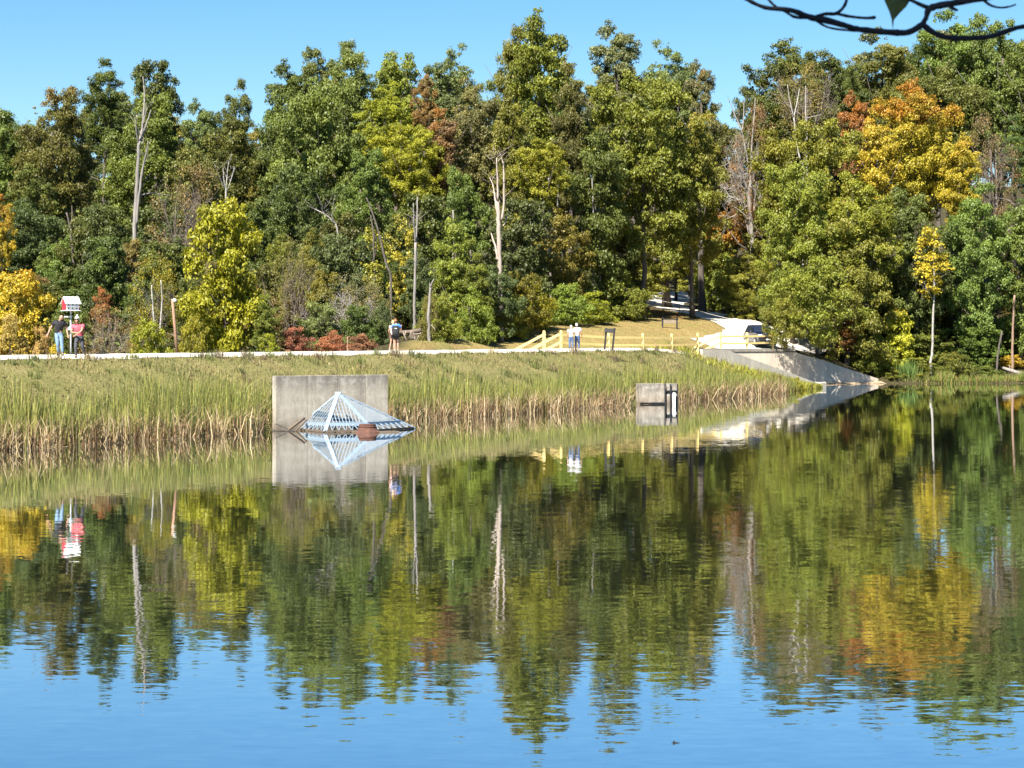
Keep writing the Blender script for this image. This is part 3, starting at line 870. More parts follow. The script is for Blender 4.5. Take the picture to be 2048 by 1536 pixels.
T('oak_tree', 1238, 49, 320, 118, 203, 'P', C_GR, 0, 'pale grey green oak, first peak right of the tallest maple')
T('oak_tree', 1335, 86, 330, 135, 201, 'P', C_GR, .05, 'pale grey green oak, broad top left of the orange-tipped maple')
T('maple_tree', 1405, 125, 340, 70, 197, 'S', C_GR, .28, 'orange-tipped pale maple at the edge of the big sky notch')
T('maple_tree', 1290, 150, 520, 240, 182, 'L', C_OL, .05, 'huge olive maple filling the middle right of the wood')
T('maple_tree', 1385, 230, 530, 165, 186, 'L', C_YG2, .22, 'green maple with a few orange sprays left of the grey twiggy snag')
T('oak_tree', 1200, 270, 600, 165, 176, 'L', C_OLD, 0, 'dark olive oak left of the huge olive maple')
T('oak_tree', 1592, 82, 340, 215, 208, 'L', C_DG, 0, 'dark round oak on the skyline right of the big sky notch')
T('oak_tree', 1512, 150, 340, 90, 210, 'P', C_DG, 0, 'dark oak shoulder sloping down into the big sky notch')
T('elm_tree', 1612, 122, 310, 135, 198, 'T', C_BO, .1, 'brownish thin-leaved elm before the dark round oak')
T('oak_tree', 1762, 68, 340, 160, 212, 'L', C_G, 0, 'green oak on the skyline under the hanging branch')
T('oak_tree', 1850, 60, 330, 90, 214, 'P', C_DG, 0, 'dark oak top in the skyline under the forked twig')
T('oak_tree', 1908, 25, 320, 150, 212, 'L', C_GL, 0, 'highest pale green oak of the right skyline')
T('oak_tree', 1995, 30, 330, 150, 209, 'L', C_G, 0, 'green oak second from the right edge of the skyline')
T('oak_tree', 2075, 45, 420, 150, 205, 'L', C_G, 0, 'green oak cut by the right edge of the skyline')
T('oak_tree', 1700, 120, 360, 120, 206, 'L', C_OLD, 0, 'dark green oak behind the rust red maple top')
T('oak_tree', 1880, 130, 400, 200, 203, 'L', C_OLD, 0, 'dark olive oak behind the big golden orange maple')
# ---- right hand wood
T('maple_tree', 1828, 164, 440, 235, 186, 'L', C_GO, .47, 'big golden orange maple, the brightest autumn tree')
T('maple_tree', 1715, 188, 420, 75, 190, 'S', C_RU, .5, 'small rust red maple at the left edge of the golden orange maple')
T('maple_tree', 1750, 240, 470, 120, 182, 'S', C_GO, .3, 'gold green maple under the left side of the golden orange maple')
T('maple_tree', 1918, 270, 480, 105, 182, 'S', C_GO, .3, 'orange gold maple under the right side of the golden orange maple')
T('elm_tree', 1985, 225, 480, 120, 188, 'T', C_BR, .1, 'bare brown elm right of the golden orange maple')
T('pine_tree', 2030, 230, 430, 90, 190, 'N', C_BG, 0, 'blue green pine near the right edge', 'pine')
T('maple_tree', 1640, 245, 560, 190, 180, 'L', C_YG2, 0, 'sunny green maple under the dark round oak')
T('maple_tree', 1585, 330, 640, 180, 174, 'L', C_YG2, .05, 'sunny green maple right of the grey twiggy snag')
T('maple_tree', 1715, 350, 600, 180, 175, 'L', C_YG2, 0, 'yellow green maple below the rust red maple')
T('maple_tree', 1835, 380, 660, 190, 178, 'L', C_G, 0, 'mid green maple behind the slim yellow poplar')
T('maple_tree', 1950, 370, 690, 170, 179, 'L', C_GL, 0, 'light green maple right of the slim yellow poplar')
T('ash_tree', 2040, 420, 700, 120, 180, 'L', C_GL, 0, 'pale green ash on the right edge above the fallen log')
T('maple_tree', 1695, 440, 750, 195, 173.5, 'L', C_YG2, 0, 'large yellow green maple with low boughs beside the spillway wall')
T('maple_tree', 1572, 588, 694, 110, 170.0, 'D', C_YG2, 0, 'low bough-heavy maple half hiding the right side of the dark car', cdy=-4.4)
T('maple_tree', 1635, 520, 690, 200, 172.0, 'D', C_YG2, 0, 'spreading green maple hanging its boughs over the dark car', cdy=-5.5)
T('maple_tree', 1795, 610, 745, 80, 175.5, 'S', C_YL, .35, 'small yellow orange maple over the end of the spillway wall')
T('maple_tree', 1690, 640, 706, 70, 173.2, 'S', C_RU, .6, 'small red brown sapling above the spillway wall')
T('shrub', 1745, 660, 760, 110, 174.5, 'B', C_YG2, 0, 'yellow green shrub hanging over the low end of the spillway wall', 'shrub')
T('shrub', 1850, 650, 770, 130, 178, 'S', C_G, 0, 'dark green shrub behind the foot of the yellow poplar', 'shrub')
T('shrub', 1830, 715, 772, 100, 174.8, 'B', C_YG2, .1, 'low yellow green shrub left of the poplar foot', 'shrub')
T('shrub', 1905, 705, 772, 100, 174.8, 'B', C_OL, .25, 'low shrub with yellow leaves right of the poplar foot', 'shrub')
T('shrub', 1960, 650, 772, 110, 178, 'S', C_G, 0, 'green shrub left of the dark leaning trunk', 'shrub')
T('shrub', 2030, 710, 760, 90, 180, 'B', C_YL, .1, 'yellow shrub behind the fallen log', 'shrub')
T('shrub', 1970, 732, 772, 90, 175.6, 'B', C_G, 0, 'low green shrub on the far bank near the fallen log', 'shrub')
T('shrub', 1780, 735, 775, 70, 173.6, 'B', C_YG2, .1, 'small shrub at the water end of the spillway wall', 'shrub')
T('maple_tree', 1452, 424, 632, 125, 200, 'S', C_YG2, .52, 'orange-topped green maple beside the bend of the white road')
T('shrub', 1498, 510, 655, 140, 190, 'L', C_YG2, .05, 'rounded green thicket right of the white road', 'shrub', trunk_mesh=True, ground_bottom=True)
T('shrub', 1580, 560, 650, 150, 184, 'L', C_G, 0, 'shaded green thicket behind the dark car', 'shrub', ground_bottom=True)
T('oak_tree', 1420, 360, 600, 120, 215, 'L', C_DG, 0, 'dark oak where the road enters the wood')
T('oak_tree', 1540, 260, 560, 140, 196, 'L', C_OL, 0, 'olive oak between the grey twiggy snag and the dark round oak')
# ---- middle wood
T('oak_tree', 600, 330, 640, 190, 163, 'L', C_DG, 0, 'dark oak in deep shade right of the bright yellow green maple')
T('oak_tree', 720, 300, 570, 160, 168, 'L', C_G, 0, 'green oak below the largest rounded ash')
T('oak_tree', 845, 390, 650, 150, 163, 'L', C_DG, 0, 'dark oak behind the slim forked white snag')
T('oak_tree', 935, 340, 610, 155, 168, 'L', C_G, 0, 'green oak left of the big many-limbed snag')
T('oak_tree', 680, 430, 660, 150, 156, 'L', C_DG, 0, 'dark oak behind the grey thorn bush')
T('poplar_tree', 745, 455, 640, 90, 148, 'O', (.30, .28, .05), .1, 'thin poplar with sparse yellow leaves behind the hikers', 'tree', trunk_mesh=False)
T('poplar_tree', 795, 430, 620, 80, 150, 'O', (.30, .28, .05), 0, 'thin poplar with sparse yellow leaves left of the slim forked white snag', 'tree', trunk_mesh=False)
T('oak_tree', 1045, 400, 630, 150, 167, 'L', C_BG, 0, 'bluish green oak right of the big many-limbed snag')
T('maple_tree', 1125, 420, 650, 140, 172, 'L', C_OL, .05, 'olive maple behind the elderly couple')
T('maple_tree', 1225, 430, 640, 150, 184, 'L', C_OLD, 0, 'shaded olive maple above the big roadside shrub')
T('maple_tree', 1325, 430, 590, 150, 200, 'L', C_YG2, .05, 'yellow green maple over the bend of the white road')
T('maple_tree', 1290, 520, 605, 120, 212, 'S', C_YG, 0, 'sunlit low maple at the dark mouth of the woodland road')
T('shrub', 910, 440, 620, 110, 150, 'S', C_YG2, .05, 'light green sapling right of the broken stump', 'shrub')
# ---- left wood
T('oak_tree', 45, 400, 650, 190, 158, 'L', C_BG, 0, 'bluish dark oak at the left edge above the golden maple')
T('oak_tree', 62, 330, 520, 120, 166, 'L', C_OLD, 0, 'dark oak under the broad golden-tipped maple')
T('maple_tree', 6, 390, 560, 56, 150, 'S', C_GO, .45, 'small orange maple cut by the left edge halfway up')
T('maple_tree', 130, 470, 680, 130, 146, 'S', C_G, .05, 'green maple behind the red bird house')
T('oak_tree', 205, 410, 660, 160, 155, 'L', C_DG, 0, 'dark oak left of the foot of the tall bare forked snag')
T('oak_tree', 330, 400, 640, 150, 166, 'L', C_DG, 0, 'dark oak right behind the foot of the tall bare forked snag')
T('oak_tree', 510, 400, 660, 150, 160, 'L', C_DG, 0, 'dark oak behind the bright yellow green maple')
T('elm_tree', 375, 325, 600, 165, 148, 'T', C_BO, .15, 'brown twiggy half bare elm right of the tall snag')
T('maple_tree', 452, 404, 706, 195, 118, 'L', (.25, .24, .022), .14, 'bright yellow green maple behind the path, left of the concrete wall', ground_bottom=True)
T('shrub', 530, 590, 706, 70, 116, 'S', C_YG2, .05, 'yellow green shrub joined to the right of the bright maple', 'shrub', ground_bottom=True)
T('maple_tree', 40, 545, 712, 175, 106, 'S', (.42, .37, .035), .28, 'low golden maple at the left end behind the path', ground_bottom=True)
T('shrub', 15, 630, 712, 110, 103, 'B', (.42, .27, .10), .12, 'orange tinted bush at the left foot of the low golden maple', 'shrub')
T('shrub', 78, 655, 712, 70, 103, 'B', (.40, .25, .12), .1, 'pinkish orange bush beside the man in the black shirt', 'shrub')
T('shrub', 150, 600, 712, 120, 118, 'S', C_G, 0, 'dark green bush behind the bird house pole', 'shrub', ground_bottom=True)
T('elm_tree', 215, 610, 712, 130, 112, 'T', C_BR, .2, 'brown leafless thicket right of the woman in pink', 'shrub', ground_bottom=True)
T('shrub', 205, 575, 650, 50, 124, 'S', C_RU, .4, 'dark red brown bush above the brown leafless thicket', 'shrub')
T('maple_tree', 315, 510, 708, 125, 120, 'T', C_YG, .15, 'thin pale yellow tree around twin white stems', ground_bottom=True)
T('shrub', 300, 640, 708, 120, 115, 'B', C_YG, .1, 'yellow green bush left of the leaning wooden pole', 'shrub')
T('shrub', 385, 630, 708, 90, 115, 'B', C_YG, .15, 'yellow green bush right of the leaning wooden pole', 'shrub')
T('elm_tree', 588, 476, 680, 105, 132, 'T', C_BO, .1, 'olive brown twiggy small elm left of the grey thorn bush', ground_bottom=True)
T('thorn_bush', 712, 545, 700, 175, 127, 'T', C_GR, 0, 'grey bare-topped thorn bush behind the path near the hikers', 'bush', twigs=TWIGG, ground_bottom=True)
T('shrub', 645, 605, 704, 120, 122, 'B', C_GR, 0, 'grey green bush under the left of the thorn bush', 'shrub')
T('shrub', 720, 610, 702, 110, 124, 'B', C_DG, 0, 'dark green bush under the grey thorn bush', 'shrub')
T('shrub', 765, 600, 700, 75, 125, 'B', C_BG, 0, 'shaded bush directly behind the two hikers', 'shrub')
T('sumac_bush', 592, 655, 706, 90, 117, 'B', (.26, .13, .075), .12, 'rust red sumac, leftmost above the concrete wall', 'bush')
T('sumac_bush', 665, 662, 706, 100, 117.5, 'B', (.28, .15, .08), .12, 'orange brown sumac in the middle of the low red bushes', 'bush')
T('sumac_bush', 722, 668, 704, 80, 118, 'B', (.25, .13, .075), .1, 'rust sumac nearest the two hikers', 'bush')
T('shrub', 540, 668, 706, 50, 115, 'B', C_YG, 0, 'small bright bush left of the rust sumac', 'shrub')
for px, yt, w, Y, c, lab in ((1512, 752, 50, 141, C_YG, 'bright yellow green weed clump, leftmost on the spit beside the spillway'), (1550, 748, 60, 146, C_BO, 'brown headed weed clump in the middle of the spit beside the spillway'), (1585, 755, 62, 150.5, C_YG, 'broad yellow weed clump below the spillway side wall'), (1615, 765, 45, 156, C_YG2, 'low weed clump at the tip of the spit')):
    T('weed_clump', px, yt, 790, w, Y, 'B', c, .05, lab, 'plant', trunk_mesh=False)
# ---- thicket behind the lawn
for px, yt, yb, w, Y, c, a, lab in (
        (880, 590, 676, 110, 138, C_YG2, .05, 'yellow green bush right of the broken stump'),
        (858, 588, 672, 50, 137, C_BO, .1, 'brownish olive bush behind the log seat'),
        (945, 575, 668, 120, 146, C_YG2, .0, 'green bush in the thicket left of the big many-limbed snag foot'),
        (1010, 590, 662, 110, 153, C_YG, .05, 'yellow green bush at the foot of the big many-limbed snag'),
        (1065, 562, 657, 120, 159, C_YG, .0, 'sunny yellow bush behind the left ramp rails'),
        (1130, 568, 652, 125, 165.5, C_YG2, .1, 'vine covered thicket above the elderly couple'),
        (1190, 585, 648, 110, 170, C_YG, .0, 'yellow green bush left of the biggest roadside shrub'),
        (1245, 548, 640, 140, 177, C_YG2, 0, 'biggest rounded shrub at the corner of the lawn and road')):
    T('shrub', px, yt, yb, w, Y, 'B', c, a, lab, 'shrub')

UL = [(45, 'the low golden maple'), (140, 'the red bird house'), (215, 'the brown leafless thicket'), (270, 'the foot of the tall bare forked snag'), (350, 'the leaning wooden pole'), (452, 'the bright yellow green maple'), (588, 'the olive brown twiggy elm'),
      (712, 'the grey thorn bush'), (790, 'the two hikers'), (858, 'the broken pale stump'), (930, 'the lawn tip'), (1000, 'the big many-limbed snag'), (1790, 'the end of the spillway wall'), (1866, 'the slim yellow poplar'), (1960, 'the dark leaning trunk'), (2040, 'the fallen log')]
CN = {C_DG: 'dark green', C_G: 'green', C_OLD: 'dark olive', C_BG: 'bluish green', C_OL: 'olive', C_BO: 'brownish'}
used = {}
def fresh(lab):
    used[lab] = used.get(lab, 0) + 1; return lab if used[lab] == 1 else None
def near_label(kind, col, px, marks, tail=''):
    q = min(marks, key=lambda m: abs(m[0] - px)); side = 'left of' if px < q[0] - 12 else 'right of' if px > q[0] + 12 else 'straight behind'
    base_ = f'{CN[col]} {kind} {side} {q[1]}{tail}'
    return fresh(base_) or fresh('smaller ' + base_) or fresh('another ' + base_) or fresh('bushy ' + base_) or fresh('slender ' + base_) or base_
ru = random.Random(12)
for i in range(64):
    px = ru.uniform(-40, 1040) if i < 48 else ru.uniform(1760, 2090)
    Y = ru.uniform(126, 150) if i < 48 else ru.uniform(181, 192)
    if i < 48 and px > 780: Y = ru.uniform(146, 160)
    g_ = gz((px - 1024) * Y / FP, Y); yb_ = YH + (HC - g_) * FP / Y; hgt_ = ru.uniform(3.0, 7.5) * FP / Y
    cu = ru.choice([C_DG, C_G, C_OLD, C_BG, C_OL, C_BO])
    T('understorey_tree', px, yb_ - hgt_, yb_ - 5, ru.uniform(80, 140), Y, 'S', cu, 0, near_label('understorey sapling', cu, px, UL), 'tree', 'understorey saplings', ground_bottom=True)

# ---- rows behind that only show in the gaps
SKY = [(-200, 260), (0, 225), (60, 205), (100, 182), (150, 170), (205, 130), (245, 160), (310, 130), (355, 190), (400, 210), (440, 220), (475, 175), (510, 210), (540, 180), (580, 135), (640, 105), (700, 90), (745, 125), (792, 112), (850, 130), (905, 100), (960, 140), (1000, 110),
       (1035, 62), (1085, 42), (1140, 85), (1172, 105), (1238, 55), (1290, 95), (1335, 92), (1400, 125), (1435, 200), (1470, 200), (1500, 130), (1590, 90), (1650, 95), (1690, 130), (1720, 80), (1800, 65), (1880, 45), (1908, 30), (2048, 38), (2300, 60)]
sx, sy = zip(*SKY)
rf = random.Random(5)
SL = [(12, 'the olive oak at the left edge'), (102, 'the broad golden-tipped maple'), (205, 'the first narrow left skyline oak'), (312, 'the oak behind the tall snag tip'), (405, 'the thin grey green ash'), (475, 'the small pointed oak'), (585, 'the olive oak of the central ridge'), (698, 'the twin-headed oak'),
      (792, 'the ragged yellow green maple top'), (905, 'the open grey green oak'), (1085, 'the tallest olive maple'), (1238, 'the first pale peak oak'), (1335, 'the broad pale oak'), (1430, 'the big sky notch'), (1592, 'the dark round oak'), (1762, 'the oak under the hanging branch'), (1908, 'the highest pale oak'), (1995, 'the second oak from the right edge'), (2075, 'the oak at the right edge')]
for i in range(46):
    px = -60 + i * 47.5 + rf.uniform(-14, 14); Y = rf.uniform(214, 240)
    yt = max(np.interp(px + d, sx, sy) for d in (-45, 0, 45)) + rf.uniform(14, 70)
    T('woodland_tree', px, yt, yt + rf.uniform(230, 330), rf.uniform(105, 165), Y, rf.choice('LLP'), (cb := rf.choice([C_DG, C_OLD, C_G, C_OL])), 0,
      near_label('back-row tree', cb, px, SL), 'tree', 'back rows of the wood')
for px, lab in ((-70, 'green tree just outside the left edge'), (2130, 'green tree just outside the right edge'), (2230, 'green tree farther outside the right edge'), (-170, 'green tree farther outside the left edge')):
    T('woodland_tree', px, 200, 640, 210, 175, 'L', C_G, 0, lab)

# ---- undergrowth that covers the woodland floor
r = np.random.default_rng(91)
cand = np.column_stack([r.uniform(-75, 80, 9000), r.uniform(118, 236, 9000)])
t_, s_ = to_ts(cand[:, 0], cand[:, 1])
ok = (poly_sd(cand, LAWN) > 2.0) & (poly_sd(cand, SH) > 2.0) & (s_ > 22)
for q in catmull(ROAD1, 6) + catmull(ROAD2, 6): ok &= np.hypot(cand[:, 0] - q[0], cand[:, 1] - q[1]) > 5.0
ok &= np.abs(cand[:, 0]) < 0.30 * cand[:, 1] + 6
cand = cand[ok][:2400]; z = land_z(cand)
rad = r.uniform(0.4, 1.35, len(cand)) + (cand[:, 1] > 186) * r.uniform(0, 1.5, len(cand))
V, F, Cc, k, tone, ct = clump_leaves(np.column_stack([cand, z + rad * 0.55]), rad, 120000, 0.29, r, flat=0.75)
tints = np.array([C_DG, C_G, C_OLD, C_OL, C_BO])[r.integers(0, 5, len(cand))][k] * (0.6 + 0.8 * tone[:, None])
tints = np.column_stack([tints, np.ones(len(tints))])
me = mesh_np('undergrowth', V, F, [BLADE], {'tint': ('FLOAT_COLOR', 'FACE', tints)})
tag(link(bpy.data.objects.new('undergrowth', me)), 'leafy undergrowth covering the floor of the wood', None, None, 'stuff')


# ------------------------------------------------------------------ bare trunks and snags
def snag(name, label, Y, lines, mat=DEADWOOD, cat='dead tree', depth=0.0, parent_tree=None, seed=1, group=None):
    """lines: (part name, [(px, py, radius px), ...]); the first line is the trunk and is taken down to the ground."""
    r = random.Random(seed)
    px0, py0, r0 = lines[0][1][0]
    base = W(px0, py0, Y); g = gz(base.x, Y)
    root = parent_tree or empty(name, (base.x, Y, g - 0.1), label, cat, group)
    o0 = Vector(root.location)
    for i, (pn, pts) in enumerate(lines):
        P_, R_ = [], []
        dy = 0 if i == 0 else r.uniform(-0.35, 0.35)
        for k, (px, py, rp) in enumerate(pts):
            f = k / max(1, len(pts)-1)
            P_.append(W(px, py, Y) + Vector((0, dy * f * 4 + r.uniform(-.06, .06), 0)) - o0); R_.append(max(0.012, rp * 0.62 * Y / FP))
        if i == 0 and P_[0].z > 0.05:
            P_.insert(0, Vector((P_[0].x, P_[0].y, -0.1))); R_.insert(0, R_[0] * 1.15)
        c = catmull([tuple(p) + (q,) for p, q in zip(P_, R_)], 4) if len(P_) > 2 else [tuple(p) + (q,) for p, q in zip(P_, R_)]
        pp = []; rr_ = []
        for k, q in enumerate(c):
            j = 0.0 if k == 0 else q[3] * 0.22
            pp.append(Vector(q[:3]) + Vector((r.uniform(-j, j), r.uniform(-j, j), 0))); rr_.append(max(0.008, q[3] * r.uniform(0.9, 1.1)))
        mb = MB().tube(pp, rr_, 8)
        if i > 0 and cat == 'dead tree':
            for _ in range(5):        # fine broken twigs
                k = r.randrange(len(pp)//3, len(pp)); d = Vector((r.uniform(-1, 1), r.uniform(-.8, .8), r.uniform(.1, 1))).normalized(); L_ = r.uniform(.35, 1.3)
                mid = pp[k] + d*L_*.5 + Vector((r.uniform(-.1, .1), 0, r.uniform(-.05, .15)))
                mb.tube([pp[k], mid, mid + (d + Vector((r.uniform(-.5, .5), 0, .3))).normalized()*L_*.5], [rr_[k]*.35 + .006, .012, .006], 5)
        mb.build(pn, mat, root, True)
    return root


snag('dead_tree', 'tall bare forked snag, pale trunk, near the left of the wood', 149, [
    ('trunk', [(266, 560, 7.5), (268, 500, 7.5), (270, 440, 7), (273, 380, 6.5), (276, 320, 6), (279, 282, 5.2)]),
    ('branch', [(279, 284, 4.5), (283, 250, 3.6), (285, 212, 3), (284, 180, 2), (279, 148, 1.1)]),
    ('branch', [(280, 285, 4), (289, 258, 3), (296, 238, 2.6), (302, 220, 1.6)]),
    ('branch', [(278, 290, 3), (275, 262, 2.4), (277, 232, 1.2)]),
    ('branch', [(286, 250, 2.4), (292, 222, 1.4), (295, 214, .9)]),
    ('branch', [(273, 450, 5), (277, 412, 4.4), (282, 375, 4), (289, 330, 3.4), (296, 305, 2.6), (300, 284, 1.4)]),
    ('branch', [(281, 392, 3), (290, 387, 2.4), (306, 385, 2), (336, 389, 1)]),
    ('branch', [(290, 325, 1.8), (297, 318, 1.2), (299, 312, .8)])], seed=3)
snag('dead_tree', 'slim forked white snag behind the log seat', 139, [
    ('trunk', [(829, 645, 4.6), (829, 600, 4.4), (830, 560, 4.2), (831, 485, 3.8)]),
    ('branch', [(831, 490, 3), (829, 450, 2.6), (828, 408, 1.6)]), ('branch', [(832, 490, 3), (834, 440, 2.7), (834, 394, 1.8)]),
    ('branch', [(832, 545, 1.6), (836, 530, 1)])], DEADWOOD, seed=4)
snag('tree_stump', 'broken pale stump with jagged top behind the lawn', 135, [
    ('trunk', [(858, 662, 5.2), (857, 630, 4.8), (859, 600, 4.6), (861, 572, 4)]), ('branch', [(861, 574, 3.4), (865, 564, 2.4), (868, 558, 1)]), ('branch', [(860, 574, 2), (859, 565, .8)]),
    ('branch', [(862, 650, 1.5), (868, 655, 1), (871, 660, .8)])], DEADWOOD, 'stump', seed=5)
snag('dead_tree', 'big many-limbed snag with brown trunk at the centre of the wood', 152, [
    ('trunk', [(1002, 610, 8), (1001, 570, 7.6), (999, 520, 7.2), (998, 470, 7), (997, 430, 6.4), (996, 400, 5)]),
    ('branch', [(996, 520, 4.4), (992, 498, 3.6), (986, 478, 3), (982, 465, 1.6)]),
    ('branch', [(995, 432, 4), (990, 395, 3), (986, 370, 2.4), (979, 353, 1.4)]),
    ('branch', [(996, 402, 4), (995, 360, 3), (993, 316, 1.6)]), ('branch', [(1003, 440, 4.4), (1007, 415, 3.6), (1008, 370, 3.2), (1007, 322, 1.6)]),
    ('branch', [(1007, 330, 1.6), (1002, 312, 1.2), (998, 306, .8)]), ('branch', [(1006, 452, 2.4), (1012, 440, 1.6), (1016, 425, 1)]), ('branch', [(993, 330, 1.4), (985, 322, 1), (978, 318, .7)]), ('branch', [(994, 325, 1.3), (1001, 316, .9), (1010, 318, .7)])],
    simple_mat('brown_grey_dead_wood', (0.33, 0.27, 0.225), 0.9, 0.4, 2.0, bump=0.05, mapscale=(3, 3, .4)), seed=6)
snag('tree_trunk', 'pale trunk leaning left to right above the hikers', 147, [('trunk', [(782, 560, 4), (776, 538, 3.8), (769, 515, 3.6), (758, 467, 3.2), (744, 424, 2.6), (733, 395, 1.8)])], BARK, 'tree', seed=7)  # trunks of surrounding leafy trees, modelled as separate objects
snag('tree_trunk', 'upright pale trunk just left of the leaning trunk', 147.5, [('trunk', [(750, 565, 3.6), (748, 520, 3.3), (747, 467, 3), (741, 430, 2)]), ('branch', [(748, 520, 1.8), (753, 500, 1.6), (754, 478, 1.4), (748, 462, 1)]), ('branch', [(748, 522, 1.4), (736, 516, 1.2), (722, 524, .8)])], BARK, 'tree', seed=8)
snag('dead_tree', 'crooked bare tree with forked top above the thorn bush', 145, [
    ('trunk', [(681, 560, 3.6), (678, 525, 3.4), (676, 467, 3), (671, 446, 2.8)]), ('branch', [(671, 447, 2.6), (652, 430, 2.2), (632, 419, 1.8), (615, 411, 1)]), ('branch', [(667, 440, 1.8), (664, 430, 1.5), (672, 414, 1)]), ('branch', [(664, 432, 1.3), (654, 424, 1), (648, 416, .7)])], DEADWOOD, seed=9)
snag('dead_tree', 'bare grey snag tangled with fine twigs left of the right hand wood', 196, [
    ('trunk', [(1506, 500, 7), (1504, 470, 6.5), (1500, 405, 6), (1495, 380, 5)]), ('branch', [(1496, 385, 4), (1488, 362, 3.6), (1479, 332, 3), (1468, 300, 1.6)]),
    ('branch', [(1498, 390, 4), (1502, 350, 3.2), (1505, 290, 2.6), (1511, 225, 2), (1513, 192, 1.2)]), ('branch', [(1497, 330, 2.4), (1491, 295, 2.4), (1484, 260, 2.2), (1471, 230, 1.8), (1458, 195, 1)]),
    ('branch', [(1484, 262, 2), (1488, 235, 1.6), (1490, 200, 1.2)]), ('branch', [(1500, 440, 1.6), (1485, 425, 1.2), (1462, 408, .8)]), ('branch', [(1508, 420, 1.6), (1514, 405, 1.2), (1526, 385, .8)])], DEADWOOD, seed=10)
T('elm_tree', 1500, 205, 480, 120, 197.0, 'T', C_BR, 0, 'haze of grey bare twigs around the bare grey snag', 'tree', twigs=TWIGG)
snag('tree_trunk', 'pale forked stem in front of the dark round oak', 192, [('trunk', [(1606, 360, 3), (1600, 320, 2.8), (1593, 282, 2.7), (1587, 232, 2.3)]), ('branch', [(1587, 234, 2), (1580, 205, 1.6), (1574, 170, .9)]), ('branch', [(1588, 234, 2), (1595, 205, 1.6), (1602, 175, .9)])], BIRCH, 'tree', seed=11)
snag('tree_trunk', 'thin white stem right of the pale forked stem', 192.5, [('trunk', [(1614, 300, 2.2), (1613, 257, 2), (1611, 215, 1.7), (1611, 172, .9)]), ('branch', [(1613, 236, 1.3), (1625, 234, 1), (1640, 231, .6)])], BIRCH, 'tree', seed=12)
snag('tree_trunk', 'grey trunk under the dark shade behind the bird house', 144, [('trunk', [(150, 560, 5), (147, 525, 4.6), (144, 490, 4.2), (140, 455, 3.6), (133, 425, 2.6)]), ('branch', [(141, 460, 2.4), (143, 430, 1.8), (141, 410, 1.2)])], BARK, 'tree', seed=13)
snag('tree_trunk', 'left white stem of the twin stems near the leaning pole', 117, [('trunk', [(311, 690, 3.6), (309, 655, 3.2), (305, 607, 2.8), (303, 570, 2)]), ('branch', [(305, 606, 1.5), (292, 590, 1.2), (274, 570, .9)]), ('branch', [(304, 600, 1.4), (290, 582, 1), (280, 560, .8)])], BIRCH, 'tree', seed=14)
snag('tree_trunk', 'right white stem of the twin stems near the leaning pole', 117.4, [('trunk', [(320, 680, 3.2), (322, 640, 3), (324, 600, 2.2), (322, 560, 1.4)])], BIRCH, 'tree', seed=15)
snag('dead_tree', 'fan of thin white stems above the bright yellow green maple', 160, [('trunk', [(452, 400, 2.6), (451, 378, 2.4), (448, 360, 1.8), (446, 336, .9)]), ('branch', [(450, 378, 1.7), (441, 355, 1.4), (433, 331, .8)]), ('branch', [(452, 378, 1.8), (453, 350, 1.5), (455, 322, .8)]), ('branch', [(453, 385, 1.6), (459, 360, 1.3), (465, 330, .8)])], BIRCH, seed=16)
snag('tree_stump', 'short leaning broken stub left of the tall bare forked snag', 140, [('trunk', [(252, 570, 4), (250, 545, 3.4), (245, 525, 2.6), (241, 505, 1.2)]), ('branch', [(246, 550, 1.8), (243, 540, 1)])], DEADWOOD, 'stump', seed=17)
snag('tree_trunk', 'pale trunk below the bright yellow green bough at the centre', 176, [('trunk', [(1101, 500, 4.4), (1099, 440, 4), (1098, 387, 3.6), (1097, 350, 3)])], DEADWOOD, 'tree', seed=18)
snag('tree_trunk', 'thin pale trunk right of the trunk below the yellow bough', 176.5, [('trunk', [(1117, 480, 3), (1116, 400, 2.8), (1117, 370, 2.2)])], DEADWOOD, 'tree', seed=19)
snag('tree_trunk', 'crooked white stem in the dark olive oak', 175.5, [('trunk', [(1187, 470, 2.6), (1186, 400, 2.4), (1184, 337, 2), (1186, 312, 1)]), ('branch', [(1185, 390, 1.2), (1192, 420, 1), (1204, 442, .7)])], DEADWOOD, 'tree', seed=20)
snag('tree_trunk', 'dark straight trunk at the mouth of the woodland road', 224, [('trunk', [(1379, 588, 5), (1379, 540, 4.6), (1378, 470, 4)])], BARK_D, 'tree', seed=21)
snag('tree_trunk', 'dark trunk left of the mouth of the woodland road', 216, [('trunk', [(1352, 590, 5.4), (1350, 545, 5), (1350, 480, 4)])], BARK_D, 'tree', seed=22)
snag('tree_trunk', 'leaning grey trunk in the shade of the huge olive maple', 180, [('trunk', [(1195, 575, 6), (1199, 510, 5.4), (1206, 455, 4.4), (1212, 400, 3)])], BARK, 'tree', seed=23)
snag('tree_trunk', 'thin white stem inside the yellow green maple beside the spillway', 176.2, [('trunk', [(1743, 590, 2.4), (1741, 550, 2.3), (1738, 495, 2.1), (1736, 450, 1.9), (1733, 385, 1.1)]), ('branch', [(1738, 500, 1.4), (1748, 485, 1.1), (1760, 476, .7)]), ('branch', [(1741, 520, 1.3), (1756, 512, 1), (1778, 511, .6)])], BIRCH, 'tree', seed=24)
snag('tree_trunk', 'straight brown trunk near the right edge', 178, [('trunk', [(2025, 722, 4.4), (2026, 680, 4), (2027, 640, 3.8), (2029, 590, 3.2)])], simple_mat('red_brown_bark', (0.24, 0.155, 0.11), .9, .35, 3), 'tree', seed=25)
snag('tree_trunk', 'dark leaning trunk standing at the right bank', 175.4, [('trunk', [(1993, 745, 4), (1997, 700, 3.4), (2004, 662, 2.6)]), ('branch', [(1999, 690, 1.6), (2010, 680, 1)])], BARK, 'tree', seed=26)
